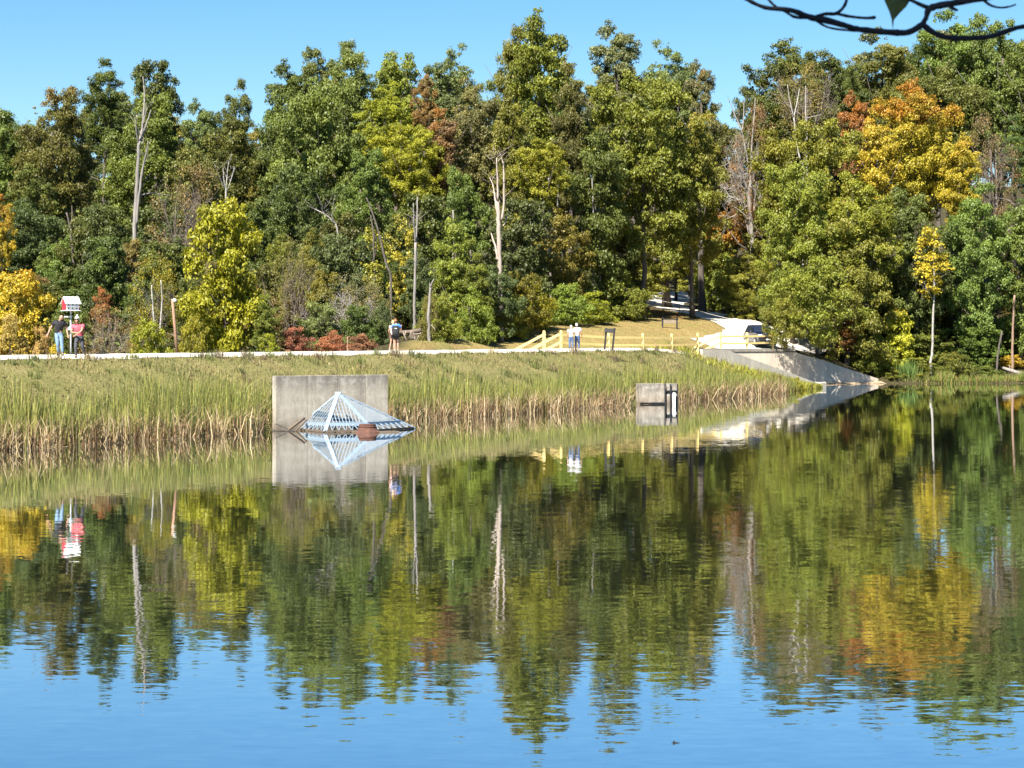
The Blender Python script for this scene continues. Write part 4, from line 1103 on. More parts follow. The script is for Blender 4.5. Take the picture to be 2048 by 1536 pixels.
for px, pyb, pyt, rp, Y, lab in ((575, 640, 470, 3, 152, 'shaded trunk in the dark oak beside the olive brown elm'), (940, 610, 500, 4, 150, 'short dark trunk left of the big many-limbed snag'), (928, 612, 480, 2.4, 151, 'thin grey stem of the bare sapling behind the lawn'),
                                 (905, 540, 420, 2, 155, 'thin grey stem high in the green oak left of the big snag'), (1780, 400, 230, 2, 188, 'dark limb inside the golden orange maple'), (1990, 480, 300, 2.4, 190, 'grey stem of the bare brown elm'),
                                 (800, 360, 240, 2, 184, 'dark limb under the sunny flat bough'), (1240, 560, 470, 3, 184, 'dim trunk above the biggest rounded shrub')):
    snag('tree_trunk', lab, Y, [('trunk', [(px, pyb, rp), (px + 3, (pyb + pyt) / 2, rp * .9), (px + 1, pyt, rp * .6)])], BARK if 'dark' in lab else TWIG_G, 'tree', seed=px)
# slim yellow poplar
pop = T('poplar_tree', 1866, 455, 595, 95, 174.2, 'O', C_YL, .1, 'slim poplar with yellow leaves and white stem on the far bank', 'tree', trunk_mesh=False)
snag('', '', 174.2, [('trunk', [(1863, 742, 4.6), (1861, 724, 4.3), (1865, 702, 4.1), (1866, 640, 3.7), (1868, 590, 3.1), (1868, 515, 2.2), (1868, 465, 1)]), ('branch', [(1867, 600, 1.2), (1856, 585, 1), (1846, 580, .6)]), ('branch', [(1868, 570, 1.2), (1880, 555, .9), (1892, 545, .6)])], BIRCH, parent_tree=pop, seed=27)
# fallen logs on the right bank
lg = empty('fallen_log', tuple(W(2040, 748, 175.2)), 'pale fallen log lying on the right bank', 'log')
MB().tube([W(2003, 735, 176.5) - lg.location, W(2030, 744, 175.4) - lg.location, W(2062, 752, 174.6) - lg.location, W(2110, 766, 173.6) - lg.location], [.14, .17, .19, .2], 10).build('trunk', DEADWOOD, lg, True)
MB().tube([W(2022, 741, 175.8) - lg.location, W(2018, 730, 175.9) - lg.location], [.05, .02], 6).build('branch', DEADWOOD, lg, True)
lg = empty('fallen_log', tuple(W(2050, 762, 174.4)), 'dark log half in the water at the right edge', 'log')
MB().tube([W(2030, 764, 174.2) - lg.location, W(2050, 761, 174.3) - lg.location, W(2090, 759, 174.4) - lg.location], [.1, .14, .15], 10).build('trunk', BARK_D, lg, True)
MB().tube([W(2046, 761, 174.3) - lg.location, W(2044, 752, 174.3) - lg.location], [.04, .02], 6).build('branch', BARK_D, lg, True)


# ------------------------------------------------------------------ reeds and grass
def blades(pos, hgt, wid, lean, tint, r, bend=0.35):
    """Tapered two-piece blades; pos (n,3)."""
    n = len(pos); an = r.uniform(0, 6.283, n); dirv = np.column_stack([np.cos(an), np.sin(an), np.zeros(n)])
    fa = r.uniform(0, 6.283, n); sd = np.column_stack([np.cos(fa), np.sin(fa), np.zeros(n)]) * wid[:, None] * 0.5
    up = np.array([0, 0, 1.0]); h = hgt[:, None]; ln = lean[:, None]
    m1 = pos + up*h*0.55 + dirv*h*ln*0.35; tipp = pos + up*h*(1 - 0.15*ln*2) + dirv*h*ln*(0.8 + bend)
    V = np.stack([pos - sd, pos + sd, m1 + sd*0.9, m1 - sd*0.9, tipp + sd*0.12, tipp - sd*0.12], 1).reshape(-1, 3)
    b = np.arange(n)[:, None] * 6
    F = np.stack([b + np.array([[0, 1, 2, 3]]), b + np.array([[3, 2, 4, 5]])], 1).reshape(-1, 4)
    tt = np.repeat(tint, 2, 0)
    return V, F, np.column_stack([tt, np.ones(len(tt))])


def stuff_blades(name, label, pos, hgt, wid, lean, tint, r):
    V, F, C = blades(pos, hgt, wid, lean, tint, r)
    me = mesh_np(name, V, F, [BLADE], {'tint': ('FLOAT_COLOR', 'FACE', C)})
    return tag(link(bpy.data.objects.new(name, me)), label, None, None, 'stuff')


r = np.random.default_rng(17)
# cattail belt along the dam; height and depth of the belt wander, with thinner stretches
n = 38000
t = r.uniform(-30, 88, n)
w1 = 0.5 + 0.5*np.sin(t*0.55 + 1.3*np.sin(t*0.21)); w2 = 0.5 + 0.5*np.sin(t*1.7 + 2*np.sin(t*.6))
depth = np.interp(t, [-30, 20, 40, 70, 78, 88], [3.1, 3.0, 2.6, 2.8, 2.3, 1.2]) * (0.75 + 0.4*w1)
s = np.interp(t, [70, 78, 90], [-0.2, 0.4, 2.3]) + r.random(n)**0.85 * depth - 0.35*w2 + r.normal(0, 0.12, n)
keep = r.random(n) < np.clip(0.30 + 0.55*w2 + .35*np.sin(t*4.3 + s*2)*np.sin(t*1.9), .12, 1)
t, s, w1 = t[keep], s[keep], w1[keep]; n = len(t)
xy = W0 + t[:, None]*U + s[:, None]*NN
WALLBOX = np.array([[-10.4, 81.0], [-3.4, 85.2], [-3.9, 88.8], [-10.6, 86.4]])
BOXBOX = np.array([[7.0, 116], [10.3, 116], [10.3, 121.5], [7.0, 121.5]])
ok = (poly_sd(xy, WALLBOX) > 0) & (poly_sd(xy, BOXBOX) > 0.0)
t, s, w1, xy = t[ok], s[ok], w1[ok], xy[ok]; n = len(t)
z = np.maximum(dam_z(t, s), -0.1)
kind = r.random(n)
green = np.array([0.21, 0.225, 0.055]); lime = np.array([0.31, 0.295, 0.075]); tan = np.array([0.42, 0.31, 0.15]); dkg = np.array([0.11, 0.145, 0.04])
tint = np.where((kind < .34)[:, None], green, np.where((kind < .58)[:, None], lime, np.where((kind < .70)[:, None], dkg, tan))) * r.uniform(.5, 1.35, (n, 1))
hgt = r.uniform(1.3, 2.15, n) * (0.82 + 0.28*w1) * np.interp(t, [-30, 30, 70, 88], [1.0, .98, .95, .55]); hgt[kind > .70] *= r.uniform(.35, .85, (kind > .70).sum())
lean = np.abs(r.normal(0, .13, n)); lean[kind > .70] += r.uniform(.0, .6, (kind > .70).sum())
gap = np.sin(t*2.9 + 1.7*np.sin(t*1.1)) * np.sin(t*.47 + 1.0); hgt *= 1 + .16*gap; bent = r.random(n) < .07; lean[bent] += r.uniform(.4, 1.0, bent.sum())
stuff_blades('reeds', 'yellow green cattail reeds along the edge of the dam', np.column_stack([xy, z - .05]), hgt, r.uniform(.018, .042, n), lean, tint, r)
# dead tangle at the waterline
n = 11000; t = r.uniform(-30, 80, n); s = r.normal(-0.12, 0.28, n) + np.interp(t, [70, 80], [0, .5]) - 0.25*(0.5 + 0.5*np.sin(t*1.7 + 2*np.sin(t*.6))); xy = W0 + t[:, None]*U + s[:, None]*NN
ok = (poly_sd(xy, WALLBOX) > 0) & (poly_sd(xy, BOXBOX) > 0.0); xy = xy[ok]; n = len(xy)
tint = np.where((r.random(n) < .55)[:, None], np.array([.52, .40, .23]), np.array([.24, .145, .075])) * r.uniform(.45, 1.3, (n, 1))
stuff_blades('dead_reeds', 'broken tan reed stems tangled at the waterline', np.column_stack([xy, np.full(n, -.04)]), r.uniform(.15, 1.0, n)**1.2 * 1.45, r.uniform(.015, .04, n), np.abs(r.normal(.18, .42, n)), tint, r)
# loose stems floating in front of the reeds
n = 700; t = r.uniform(-26, 74, n); s = -np.abs(r.normal(.15, .45, n)) - .15; xy = W0 + t[:, None]*U + s[:, None]*NN; ok = poly_sd(xy, WALLBOX) > .2; xy = xy[ok]; n = len(xy)
an = np.arctan2(U[1], U[0]) + r.normal(0, .5, n); L_ = r.uniform(.2, 1.1, n); dv = np.column_stack([np.cos(an), np.sin(an)]); sv = np.column_stack([-np.sin(an), np.cos(an)]) * r.uniform(.012, .03, n)[:, None]
Vq = np.stack([np.column_stack([xy - dv*L_[:, None]/2 - sv, np.full(n, .012)]), np.column_stack([xy + dv*L_[:, None]/2 - sv, np.full(n, .02)]), np.column_stack([xy + dv*L_[:, None]/2 + sv, np.full(n, .02)]), np.column_stack([xy - dv*L_[:, None]/2 + sv, np.full(n, .012)])], 1).reshape(-1, 3)
tq = np.column_stack([np.array([.36, .27, .15]) * r.uniform(.5, 1.3, (n, 1)), np.ones(n)])
tag(link(bpy.data.objects.new('floating_stems', mesh_np('floating_stems', Vq, np.arange(n*4).reshape(n, 4), [BLADE], {'tint': ('FLOAT_COLOR', 'FACE', tq)}))), 'loose tan reed stems floating in front of the reeds', None, None, 'stuff')
# dry grass on the bank
n = 46000; t = r.uniform(-30, 92, n); e = s_end(t); s = r.uniform(1.4, 8.2, n)
ok = (s < np.minimum(8.15, e - .2)); t, s = t[ok], s[ok]; n = len(t); xy = W0 + t[:, None]*U + s[:, None]*NN
z = dam_z(t, s); pn = np.sin(t*.8)*np.sin(s*1.3 + t*.3) + .6*np.sin(t*2.3 + s)
base = np.where((pn > .2)[:, None], np.array([.155, .155, .052]), np.array([.28, .23, .10]))
tint = base * r.uniform(.55, 1.3, (n, 1)) ; dk = r.random(n) < .12; tint[dk] *= np.array([.6, .55, .6])
stuff_blades('bank_grass', 'rough dry grass on the dam slope', np.column_stack([xy, z - .03]), r.uniform(.05, .24, n) * (1 + .8*(pn > .9)), r.uniform(.02, .05, n), np.abs(r.normal(.2, .3, n)), tint, r)
# darker weed tufts scattered along the crest and slope
nc = 130; tc_ = r.uniform(-26, 80, nc); sc_ = np.where(r.random(nc) < .55, r.uniform(7.2, 8.1, nc), r.uniform(3.5, 7.2, nc)); hc_ = r.uniform(.2, .62, nc)
k = np.repeat(np.arange(nc), 46); n = len(k); t = tc_[k] + r.normal(0, .16, n); s = sc_[k] + r.normal(0, .14, n); xy = W0 + t[:, None]*U + s[:, None]*NN; z = dam_z(t, s)
base = np.array([[.13, .15, .05], [.20, .15, .09], [.15, .18, .045], [.33, .27, .13]])[r.integers(0, 4, nc)][k]
stuff_blades('weed_tufts', 'darker weed tufts dotted over the grassy bank', np.column_stack([xy, z - .03]), hc_[k] * r.uniform(.5, 1.1, n), r.uniform(.015, .04, n), np.abs(r.normal(.35, .3, n)), base * r.uniform(.6, 1.2, (n, 1)), r)
# yellow green weeds on the spit beside the spillway
n = 7000; t = r.uniform(80, 96.5, n); sw = np.interp(t, [80, 90, 97], [0.6, 2.1, 3.0]); s = sw + r.random(n) * (s_end(t) - sw - .15); xy = W0 + t[:, None]*U + s[:, None]*NN; z = np.maximum(dam_z(t, s), 0)
tint = np.where((r.random(n) < .7)[:, None], np.array([.30, .31, .04]), np.array([.22, .16, .05])) * r.uniform(.6, 1.25, (n, 1))
stuff_blades('weeds', 'bright yellow green weeds on the spit beside the spillway', np.column_stack([xy, z - .03]), r.uniform(.15, .75, n) * np.interp(t, [80, 90, 97], [.7, 1, .6]), r.uniform(.02, .06, n), np.abs(r.normal(.3, .3, n)), tint, r)
# lawn nap, taller fringe along its upper edge, and bank vegetation on the right shore
n = 26000; c = np.column_stack([r.uniform(-9, 20, n), r.uniform(108, 198, n)]); ok = poly_sd(c, LAWN) < 0; c = c[ok]; n = len(c); z = land_z(c)
tint = np.array([.23, .175, .065]) * r.uniform(.6, 1.3, (n, 1)); gsel = r.random(n) < .3; tint[gsel] = np.array([.17, .19, .05]) * r.uniform(.7, 1.2, (gsel.sum(), 1))
stuff_blades('lawn_grass', 'short dry mown grass on the knoll', np.column_stack([c, z - .01]), r.uniform(.03, .09, n), r.uniform(.03, .07, n), np.abs(r.normal(.4, .4, n)), tint, r)
n = 9000; i = r.integers(1, 7, n); f = r.random(n)[:, None]; c = LAWN[i]*(1-f) + LAWN[np.minimum(i+1, 7)]*f + np.abs(r.normal(0, .8, (n, 1)))*np.array([[-.35, .94]]); c = c[(np.hypot(c[:, 0] + 6.15, c[:, 1] - 124) > 2.6) & (c[:, 1] > 126)]; n = len(c); z = land_z(c)
tint = np.array([.20, .22, .04]) * r.uniform(.5, 1.3, (n, 1))
stuff_blades('tall_grass', 'uncut grass fringe between lawn and thicket', np.column_stack([c, z - .02]), r.uniform(.2, .75, n), r.uniform(.03, .07, n), np.abs(r.normal(.25, .25, n)), tint, r)
n = 12000; x = r.uniform(32.3, 64, n); y = np.interp(x, [32.3, 34.5, 38, 44, 56, 75], [172.7, 172.7, 172.2, 173.1, 174.6, 166]) + np.abs(r.normal(0, 1.1, n)) - .1; c = np.column_stack([x, y]); z = np.maximum(land_z(c), -.05)
tint = np.where((r.random(n) < .65)[:, None], np.array([.15, .20, .035]), np.array([.30, .24, .08])) * r.uniform(.6, 1.3, (n, 1))
stuff_blades('shore_grass', 'green grass fringe on the right bank', np.column_stack([c, z - .03]), r.uniform(.15, .8, n) * (.55 + .75*(np.sin(x*1.3) * np.sin(x*.41 + 2))**2 + .3*np.sin(x*3.1)**2), r.uniform(.02, .05, n), np.abs(r.normal(.25, .25, n)), tint, r)
n = 260; c = np.column_stack([r.normal(34.4, .55, n), r.normal(173.2, .2, n)])
stuff_blades('cattails', 'tall cattail clump on the right bank by the poplar', np.column_stack([c, np.zeros(n)]), r.uniform(1.0, 2.3, n), r.uniform(.03, .05, n), np.abs(r.normal(.06, .06, n)), np.array([.12, .19, .05]) * r.uniform(.7, 1.3, (n, 1)), r)
#--PART3--
# ------------------------------------------------------------------ concrete structures
# intake headwall
wl = np.array([-10.06, 85.1]); wr = np.array([-5.45, 88.0]); wd = (wr - wl) / np.linalg.norm(wr - wl); wn = np.array([-wd[1], wd[0]])   # wn points away from the camera
WT = 0.34
hw = empty('concrete_headwall', (wl[0], wl[1], 0), 'large upright grey concrete headwall behind the steel pyramid grate', 'wall')
Lw = float(np.linalg.norm(wr - wl)); rz = math.atan2(wd[1], wd[0])
hw.rotation_euler = (0, 0, rz)
cuts = [0.0, 0.285, 0.545, 0.80, 1.0]
for i in range(4):
    a, b = cuts[i] * Lw, cuts[i+1] * Lw
    mb = MB(); mb.box(((a+b)/2, WT/2, 0.67), (b - a - 0.012, WT, 3.34)); mb.build('panel', CONC_H, hw, False, None, 0.012)
mb = MB(); mb.box((Lw/2, WT/2 + 0.0, 0.66), (Lw - 0.03, WT - 0.04, 3.3)); mb.build('core', CONC, hw)


# steel pyramid trash rack in front of the headwall
pa = np.array([-7.48, 86.05, 1.60])
PA, PB, PC, PD = np.array([-9.35, 86.1, 0.04]), np.array([-7.82, 83.7, 0.06]), np.array([-5.85, 84.3, 0.06]), np.array([-4.25, 87.3, 0.04])
tr = empty('pyramid_grate', (pa[0], pa[1], 0), 'pale blue steel pyramid grate standing in the water against the concrete headwall', 'trash rack')
o = np.array([pa[0], pa[1], 0.0])
for q, wdt in ((PA, .11), (PB, .17), (PC, .17), (PD, .15)):
    MB().beam(q - o, pa - o + np.array([0, 0, 0.0]), wdt, 0.05).build('ridge_beam', STEEL, tr)
MB().box((0, 0, pa[2] + .0), (.26, .22, .08)).build('apex_plate', STEEL, tr)
def lerp(a, b, f): return a * (1 - f) + b * f
for (p, q, nb) in ((PA, PB, 11), (PB, PC, 12), (PC, PD, 15)):
    f0 = 0.17
    MB().beam(lerp(p, pa, f0) - o, lerp(q, pa, f0) - o, .05, .15).build('base_beam', STEEL, tr)
    out_n = np.cross(q - p, pa - p); out_n /= np.linalg.norm(out_n)
    if out_n[1] > 0: out_n = -out_n
    nh = 9
    for k in range(1, nh):                                   # level bars
        f = f0 + (1 - f0) * k / nh
        MB().beam(lerp(p, pa, f) - o - out_n*.045, lerp(q, pa, f) - o - out_n*.045, .018, .018).build('grate_bar', STEEL, tr)
    for k in range(1, nb):                                   # bars running up the slope, parallel to the face centre line
        u = k / nb; base = lerp(lerp(p, pa, f0), lerp(q, pa, f0), u); mid = lerp(lerp(p, pa, f0), lerp(q, pa, f0), .5); d = pa - mid
        # stop where the bar meets a ridge
        lam = 1 - abs(2*u - 1); topq = base + d * lam
        MB().beam(base - o - out_n*.02, topq - o - out_n*.02, .024, .024).build('grate_bar', STEEL, tr)
    for k in range(7):                                       # lattice skirt under the base beam
        u0, u1 = k / 7, (k + .5) / 7
        a0, a1 = lerp(p, q, u0) - o, lerp(lerp(p, pa, f0), lerp(q, pa, f0), u1) - o; b1 = lerp(p, q, (k+1)/7) - o
        MB().beam(a0, a1, .02, .03).build('skirt_bar', STEEL, tr); MB().beam(a1, b1, .02, .03).build('skirt_bar', STEEL, tr)
    MB().beam(p - o, q - o, .05, .08).build('sill_board', WOODGREY, tr)

cp = W(735, 861, 83.9); cp.z = 0
vc = empty('rusty_pipe_cap', tuple(cp), 'rusty brown flared pipe cap at the foot of the pyramid grate', 'pipe cap')
MB().lathe([(.58, -.1), (.58, .03), (.50, .05), (.43, .12), (.37, .22), (.355, .33), (.36, .345), (.30, .35), (.0, .352)], n=20).build('cap', RUST, vc, True)
MB().lathe([(.385, .22), (.40, .235), (.385, .25)], n=20).build('flange', RUST, vc, True)
bd = empty('floating_board', tuple(cp + Vector((.35, -.15, 0))), 'brown board floating beside the rusty pipe cap', 'board')
MB().box((0, 0, .02), (2.0, .22, .07), rotz3(.08)).build('board', WOODGREY, bd, bevel=.008)
lg = empty('driftwood_log', tuple(W(585, 858, 85.2)), 'two grey driftwood sticks leaning on the left foot of the pyramid grate', 'driftwood')
b0 = Vector(lg.location)
MB().tube([W(574, 862, 84.9)-b0, W(592, 848, 85.2)-b0, W(609, 836, 85.5)-b0], [.05, .065, .06], 8).build('log', WOODGREY, lg, True)
MB().tube([W(589, 864, 84.8)-b0, W(603, 850, 85.1)-b0, W(613, 840, 85.3)-b0], [.035, .045, .04], 8).build('stick', WOODGREY, lg, True)
MB().tube([W(545, 862, 85.0)-b0, W(566, 861, 84.9)-b0, W(590, 863, 84.7)-b0], [.05, .06, .03], 8).build('stick', BARK_D, lg, True)

# small outlet box among the reeds
bx = empty('concrete_outlet_box', (7.55, 118.6, 0), 'small concrete box among the reeds with a white gauge post', 'outlet box', rz=math.atan2(.18, 1))
Lb = 2.38
MB().box((Lb*.325, .45, .2), (Lb*.65, .9, 2.05)).build('box_wall', CONC_B, bx, bevel=.015)
MB().box((Lb*.86, .5, .2), (Lb*.28, .82, 2.03)).build('box_wall', CONC_B, bx, bevel=.015)
MB().box((Lb*.66, .02, .2), (.07, .1, 2.06)).build('gate_guide', BLACKP, bx); MB().box((Lb*.80, .02, .2), (.06, .08, 2.0)).build('gate_guide', BLACKP, bx); MB().box((Lb*.985, .0, .2), (.06, .1, 2.0)).build('gate_guide', BLACKP, bx)
MB().box((Lb*.83, .02, .80), (Lb*.33, .07, .06)).build('gate_beam', BLACKP, bx); MB().box((Lb*.36, -.02, .09), (Lb*.7, .05, .05)).build('gate_beam', BLACKP, bx)
MB().box((Lb*.885, -.07, .22), (.17, .04, .95)).build('gauge_plate', WHITEP, bx)
for k in range(6): MB().box((Lb*.885 + (.03 if k % 2 else -.02), -.093, -.15 + k*.13), (.07, .006, .02)).build('gauge_mark', BLACKP, bx)

# spillway walls
def wall_strip(name, parent, pts, thick, nrm, zb, mat, bevel=0.0):
    """pts: (x, y, top z) along the wall; a solid slab down to zb."""
    mb = MB(); n2 = Vector((nrm[0], nrm[1], 0)) * thick
    for i in range(len(pts) - 1):
        a, b = Vector(pts[i]), Vector(pts[i+1])
        mb.prism([Vector((a.x, a.y, zb)), Vector((b.x, b.y, zb)), b, a], n2)
    return mb.build(name, mat, parent)


dA = (C0 - A0) / np.linalg.norm(C0 - A0); nIn = np.array([-dA[1], dA[0]])      # inland normal of the far wall
fw = empty('spillway_wall', (A0[0], A0[1], 0), 'long pale spillway wall dappled by leaf shade, its top sloping down to the lake', 'wall')
def rel(p, z): return (p[0] - A0[0], p[1] - A0[1], z)
S0 = A0 - dA * 3.8
kz = [(S0, 2.80), (A0, 2.78), (B0, 2.72), (lerp(B0, C0, .33), 2.02), (lerp(B0, C0, .66), 1.20), (C0, .42)]
for i in range(len(kz) - 1):
    a, b = kz[i], kz[i+1]
    nseg = 2 if i in (1,) else 1
    for k in range(nseg):
        p, q = lerp(np.array([*a[0], a[1]]), np.array([*b[0], b[1]]), k/nseg), lerp(np.array([*a[0], a[1]]), np.array([*b[0], b[1]]), (k+1)/nseg)
        e = (q - p); e = e / np.linalg.norm(e[:2]) * .008
        wall_strip('wall_panel', fw, [rel(p + e, p[2]), rel(q - e, q[2])], 1.35, nIn, -1.2, CONC_L)
wall_strip('coping', fw, [rel(S0 - nIn*.06, 3.06), rel(A0 - nIn*.06, 3.05), rel(B0 - nIn*.06, 2.99)], 1.9, nIn, 2.79, CONC)
wall_strip('coping', fw, [rel(B0 - nIn*.05, 2.93), rel(lerp(B0, C0, .5) - nIn*.05, 1.80), rel(C0 - nIn*.05, .56)], .5, nIn, -.9, CONC_L) if False else None
# near wall: seen as the pale sloping coping along the grass spit
dN = (N1 - N0) / np.linalg.norm(N1 - N0); nN = np.array([dN[1], -dN[0]])
nw = empty('spillway_side_wall', (N0[0], N0[1], 0), 'low pale concrete side wall sloping down along the grass spit to the lake', 'wall')
def reln(p, z): return (p[0] - N0[0], p[1] - N0[1], z)
wall_strip('wall_panel', nw, [reln(N0 - dN*3.0, 3.08), reln(N0 - dN*.01, 3.02)], -.36, nN, -1.2, CONC_L)
for k in range(4):
    p, q = lerp(N0, N1, k/4), lerp(N0, N1, (k+1)/4); za, zb_ = 3.0 - 2.66*k/4, 3.0 - 2.66*(k+1)/4
    wall_strip('wall_panel', nw, [reln(p + dN*.006, za), reln(q - dN*.006, zb_)], -.36, nN, -1.2, CONC_L)
mb = MB(); q = reln(N1 + dN*.35 - nN*.12, .15); mb.box(q, (.75, .75, .55), rotz3(math.atan2(dN[1], dN[0]))); mb.build('end_block', CONC_L, nw, bevel=.03)
# sand bar at the mouth of the spillway and concrete floor
V, F = [], []
for i in range(13):
    for k in range(5):
        f = i/12; p = lerp(A0 + dA*2, C0 + dA*.3, f) - nIn*(k/4)*np.interp(f, [0, .5, 1], [4.9, 3.4, 1.0])
        V.append((p[0], p[1], (.16 - .05*k) + .03*math.sin(i*1.7 + k)))
    if i:
        for k in range(4): a = (i-1)*5 + k; F.append((a, a+1, a+6, a+5))
SAND = simple_mat('brown_silt', (.34, .25, .16), .95, .3, 6, bump=.03)
tag(link(bpy.data.objects.new('silt_beach', mesh_np('silt_beach', V, F, [SAND], None, True))), 'brown silt washed up at the foot of the spillway wall', None, None, 'structure')


# ------------------------------------------------------------------ fences
def post(parent, p, h, w=.17):
    o_ = Vector(parent.location); mb = MB(); p = Vector(p)
    mb.box((p.x - o_.x, p.y - o_.y, p.z - o_.z + h/2 - .15), (w, w, h + .3))
    mb.prism([Vector((p.x-o_.x - w/2, p.y-o_.y - w/2, p.z-o_.z + h)), Vector((p.x-o_.x + w/2, p.y-o_.y - w/2, p.z-o_.z + h)), Vector((p.x-o_.x + .03, p.y-o_.y - w/2, p.z-o_.z + h + .06)), Vector((p.x-o_.x - .03, p.y-o_.y - w/2, p.z-o_.z + h + .06))], (0, w, 0))
    return mb.build('post', PINEWOOD, parent)


def rail(parent, a, b, h=.15, w=.05):
    o_ = Vector(parent.location); return MB().beam(Vector(a) - o_, Vector(b) - o_, w, h).build('rail', PINEWOOD, parent)


def V3(px, py, Y): return W(px, py, Y)


# level fence beyond the path, five posts
fY = [(1122, 138.0), (1217, 141.0), (1285, 143.5), (1343, 146.0), (1395, 148.0)]
f1 = empty('timber_fence', tuple(W(1122, 699, 138)), 'new yellow timber two-rail fence with five posts right of the elderly couple', 'fence', 'yellow timber fences by the spillway')
tops = []
for px, Y in fY:
    zt = HC - ({1122: 662, 1217: 667.5, 1285: 668, 1343: 668.5, 1395: 667}[px] - YH) * Y / FP
    p = W(px, 699, Y); p.z = zt - 1.25; post(f1, p, 1.25); tops.append(Vector((p.x, p.y - .11, zt)))
for i in range(4):
    for dz in (.26, .80): rail(f1, tops[i] - Vector((0, 0, dz)), tops[i+1] - Vector((0, 0, dz)))
# two ramp fences running down the far side of the dam
for (px, Y, yt, L_, lab) in ((1088, 135.5, 664, 3.6, 'yellow timber ramp rails dropping left from the leftmost fence post'), (1122, 138.0, 662, 3.3, 'yellow timber ramp rails dropping left behind the leftmost fence post')):
    fr = empty('ramp_fence', tuple(W(px, 699, Y)), lab, 'fence', 'yellow timber fences by the spillway')
    zt = HC - (yt - YH) * Y / FP; p = W(px, 699, Y); p.z = zt - 1.25
    if px == 1088: post(fr, p, 1.3, .19)
    a = Vector((p.x - .10, p.y - .05, zt)); d = Vector((NN[0], NN[1] * .4, -.47)).normalized() * L_
    rail(fr, a - Vector((0, 0, .22)), a - Vector((0, 0, .22)) + d, .17); rail(fr, a - Vector((0, 0, .80)), a - Vector((0, 0, .80)) + d, .17)
    e = a + d; MB().box((e.x - fr.location.x, e.y - fr.location.y, e.z - fr.location.z - .45), (.17, .17, 1.5)).build('post', PINEWOOD, fr)
# fence on top of the spillway wall
f2 = empty('timber_fence', (A0[0], A0[1], 3.0), 'yellow timber two-rail fence on the spillway wall in front of the dark car', 'fence', 'yellow timber fences by the spillway')
tops = []
for px, yt in ((1445, 666), (1497, 666), (1549, 665)):
    k = (px - 1024) / FP; a_ = (k*A0[1] - A0[0]) / ((C0[0]-A0[0]) - k*(C0[1]-A0[1])); q = lerp(A0, C0, a_) + nIn*.2
    zt = HC - (yt - YH) * q[1] / FP; zb_ = 3.04 - .06*a_/.46
    post(f2, (q[0], q[1], zb_), zt - zb_, .18); tops.append(Vector((q[0] + .02, q[1] - .12, zt)))
for i in range(2):
    for dz in (.28, .85): rail(f2, tops[i] - Vector((0, 0, dz)), tops[i+1] - Vector((0, 0, dz)))
a = tops[0] + Vector((-.08, 0, 0)); d = Vector((-.884, .3, -.40)).normalized() * 2.6
for dz in (.26, .80): rail(f2, a - Vector((0, 0, dz)), a - Vector((0, 0, dz)) + d, .16)

# rope barriers along the road
def rope_line(label, pts, group='rope barriers along the road'):
    rb = empty('rope_barrier', tuple(Vector((pts[0][0], pts[0][1], gz(*pts[0][:2])))), label, 'rope barrier', group)
    o_ = Vector(rb.location); tp = []
    for (x, y, st) in pts:
        z = gz(x, y)
        if st: MB().tube([Vector((x, y, z - .1)) - o_, Vector((x, y, z + 1.05)) - o_], .025, 6).build('stake', TWIG_G, rb)
        tp.append(Vector((x, y, z + 1.0)) - o_)
    for i in range(len(tp) - 1):
        m = (tp[i] + tp[i+1]) / 2 - Vector((0, 0, .12))
        MB().tube([tp[i], m, tp[i+1]], .016, 5).build('rope', ROPE, rb, True)
def xyp(px, Y): return ((px - 1024) * Y / FP, Y)
rope_line('thin rope on stakes along the left side of the white road', [(*xyp(1447, 160), 0), (*xyp(1477, 176), 1), (*xyp(1359, 190), 1), (*xyp(1290, 200), 1)])
rope_line('thin rope on stakes right of the dark car', [(*xyp(1565, 172), 1), (*xyp(1597, 174), 1), (*xyp(1640, 182), 1)])
rope_line('pale rope across the road at the mouth of the wood', [(*xyp(1324, 222), 1), (*xyp(1405, 226), 1)])

# ------------------------------------------------------------------ signs
sg = empty('information_sign', tuple(W(1219, 697, 131)), 'small black sign on two posts beside the path, seen from behind', 'sign')
o_ = Vector(sg.location)
for pxa, pxb, dyy in ((1209, 1213, 0), (1225, 1229.5, -.25)):
    MB().beam(W(pxa, 699, 131 + dyy) - o_, W(pxb, 656, 131 + dyy) - o_, .12, .12).build('post', BLACKP, sg)
pc = W(1219, 661.2, 131) - o_
MB().box((pc.x, pc.y - .1, pc.z), (.66, .05, .27), Matrix.Rotation(-.18, 3, 'X')).build('panel', BLACKP, sg, bevel=.01)
sg = empty('trail_sign', tuple(W(1339.5, 643, 172)), 'low black sign frame on the lawn beside the white road', 'sign')
gz_ = gz(*W(1339.5, 643, 172)[:2]); sg.location.z = gz_
for dx in (-.62, .62): MB().box((dx, 0, .45), (.13, .13, 1.0)).build('post', BLACKP, sg)
MB().box((0, -.02, .78), (1.46, .09, .1)).build('rail', BLACKP, sg); MB().box((0, -.02, .56), (1.1, .05, .22)).build('panel', TWIG, sg)

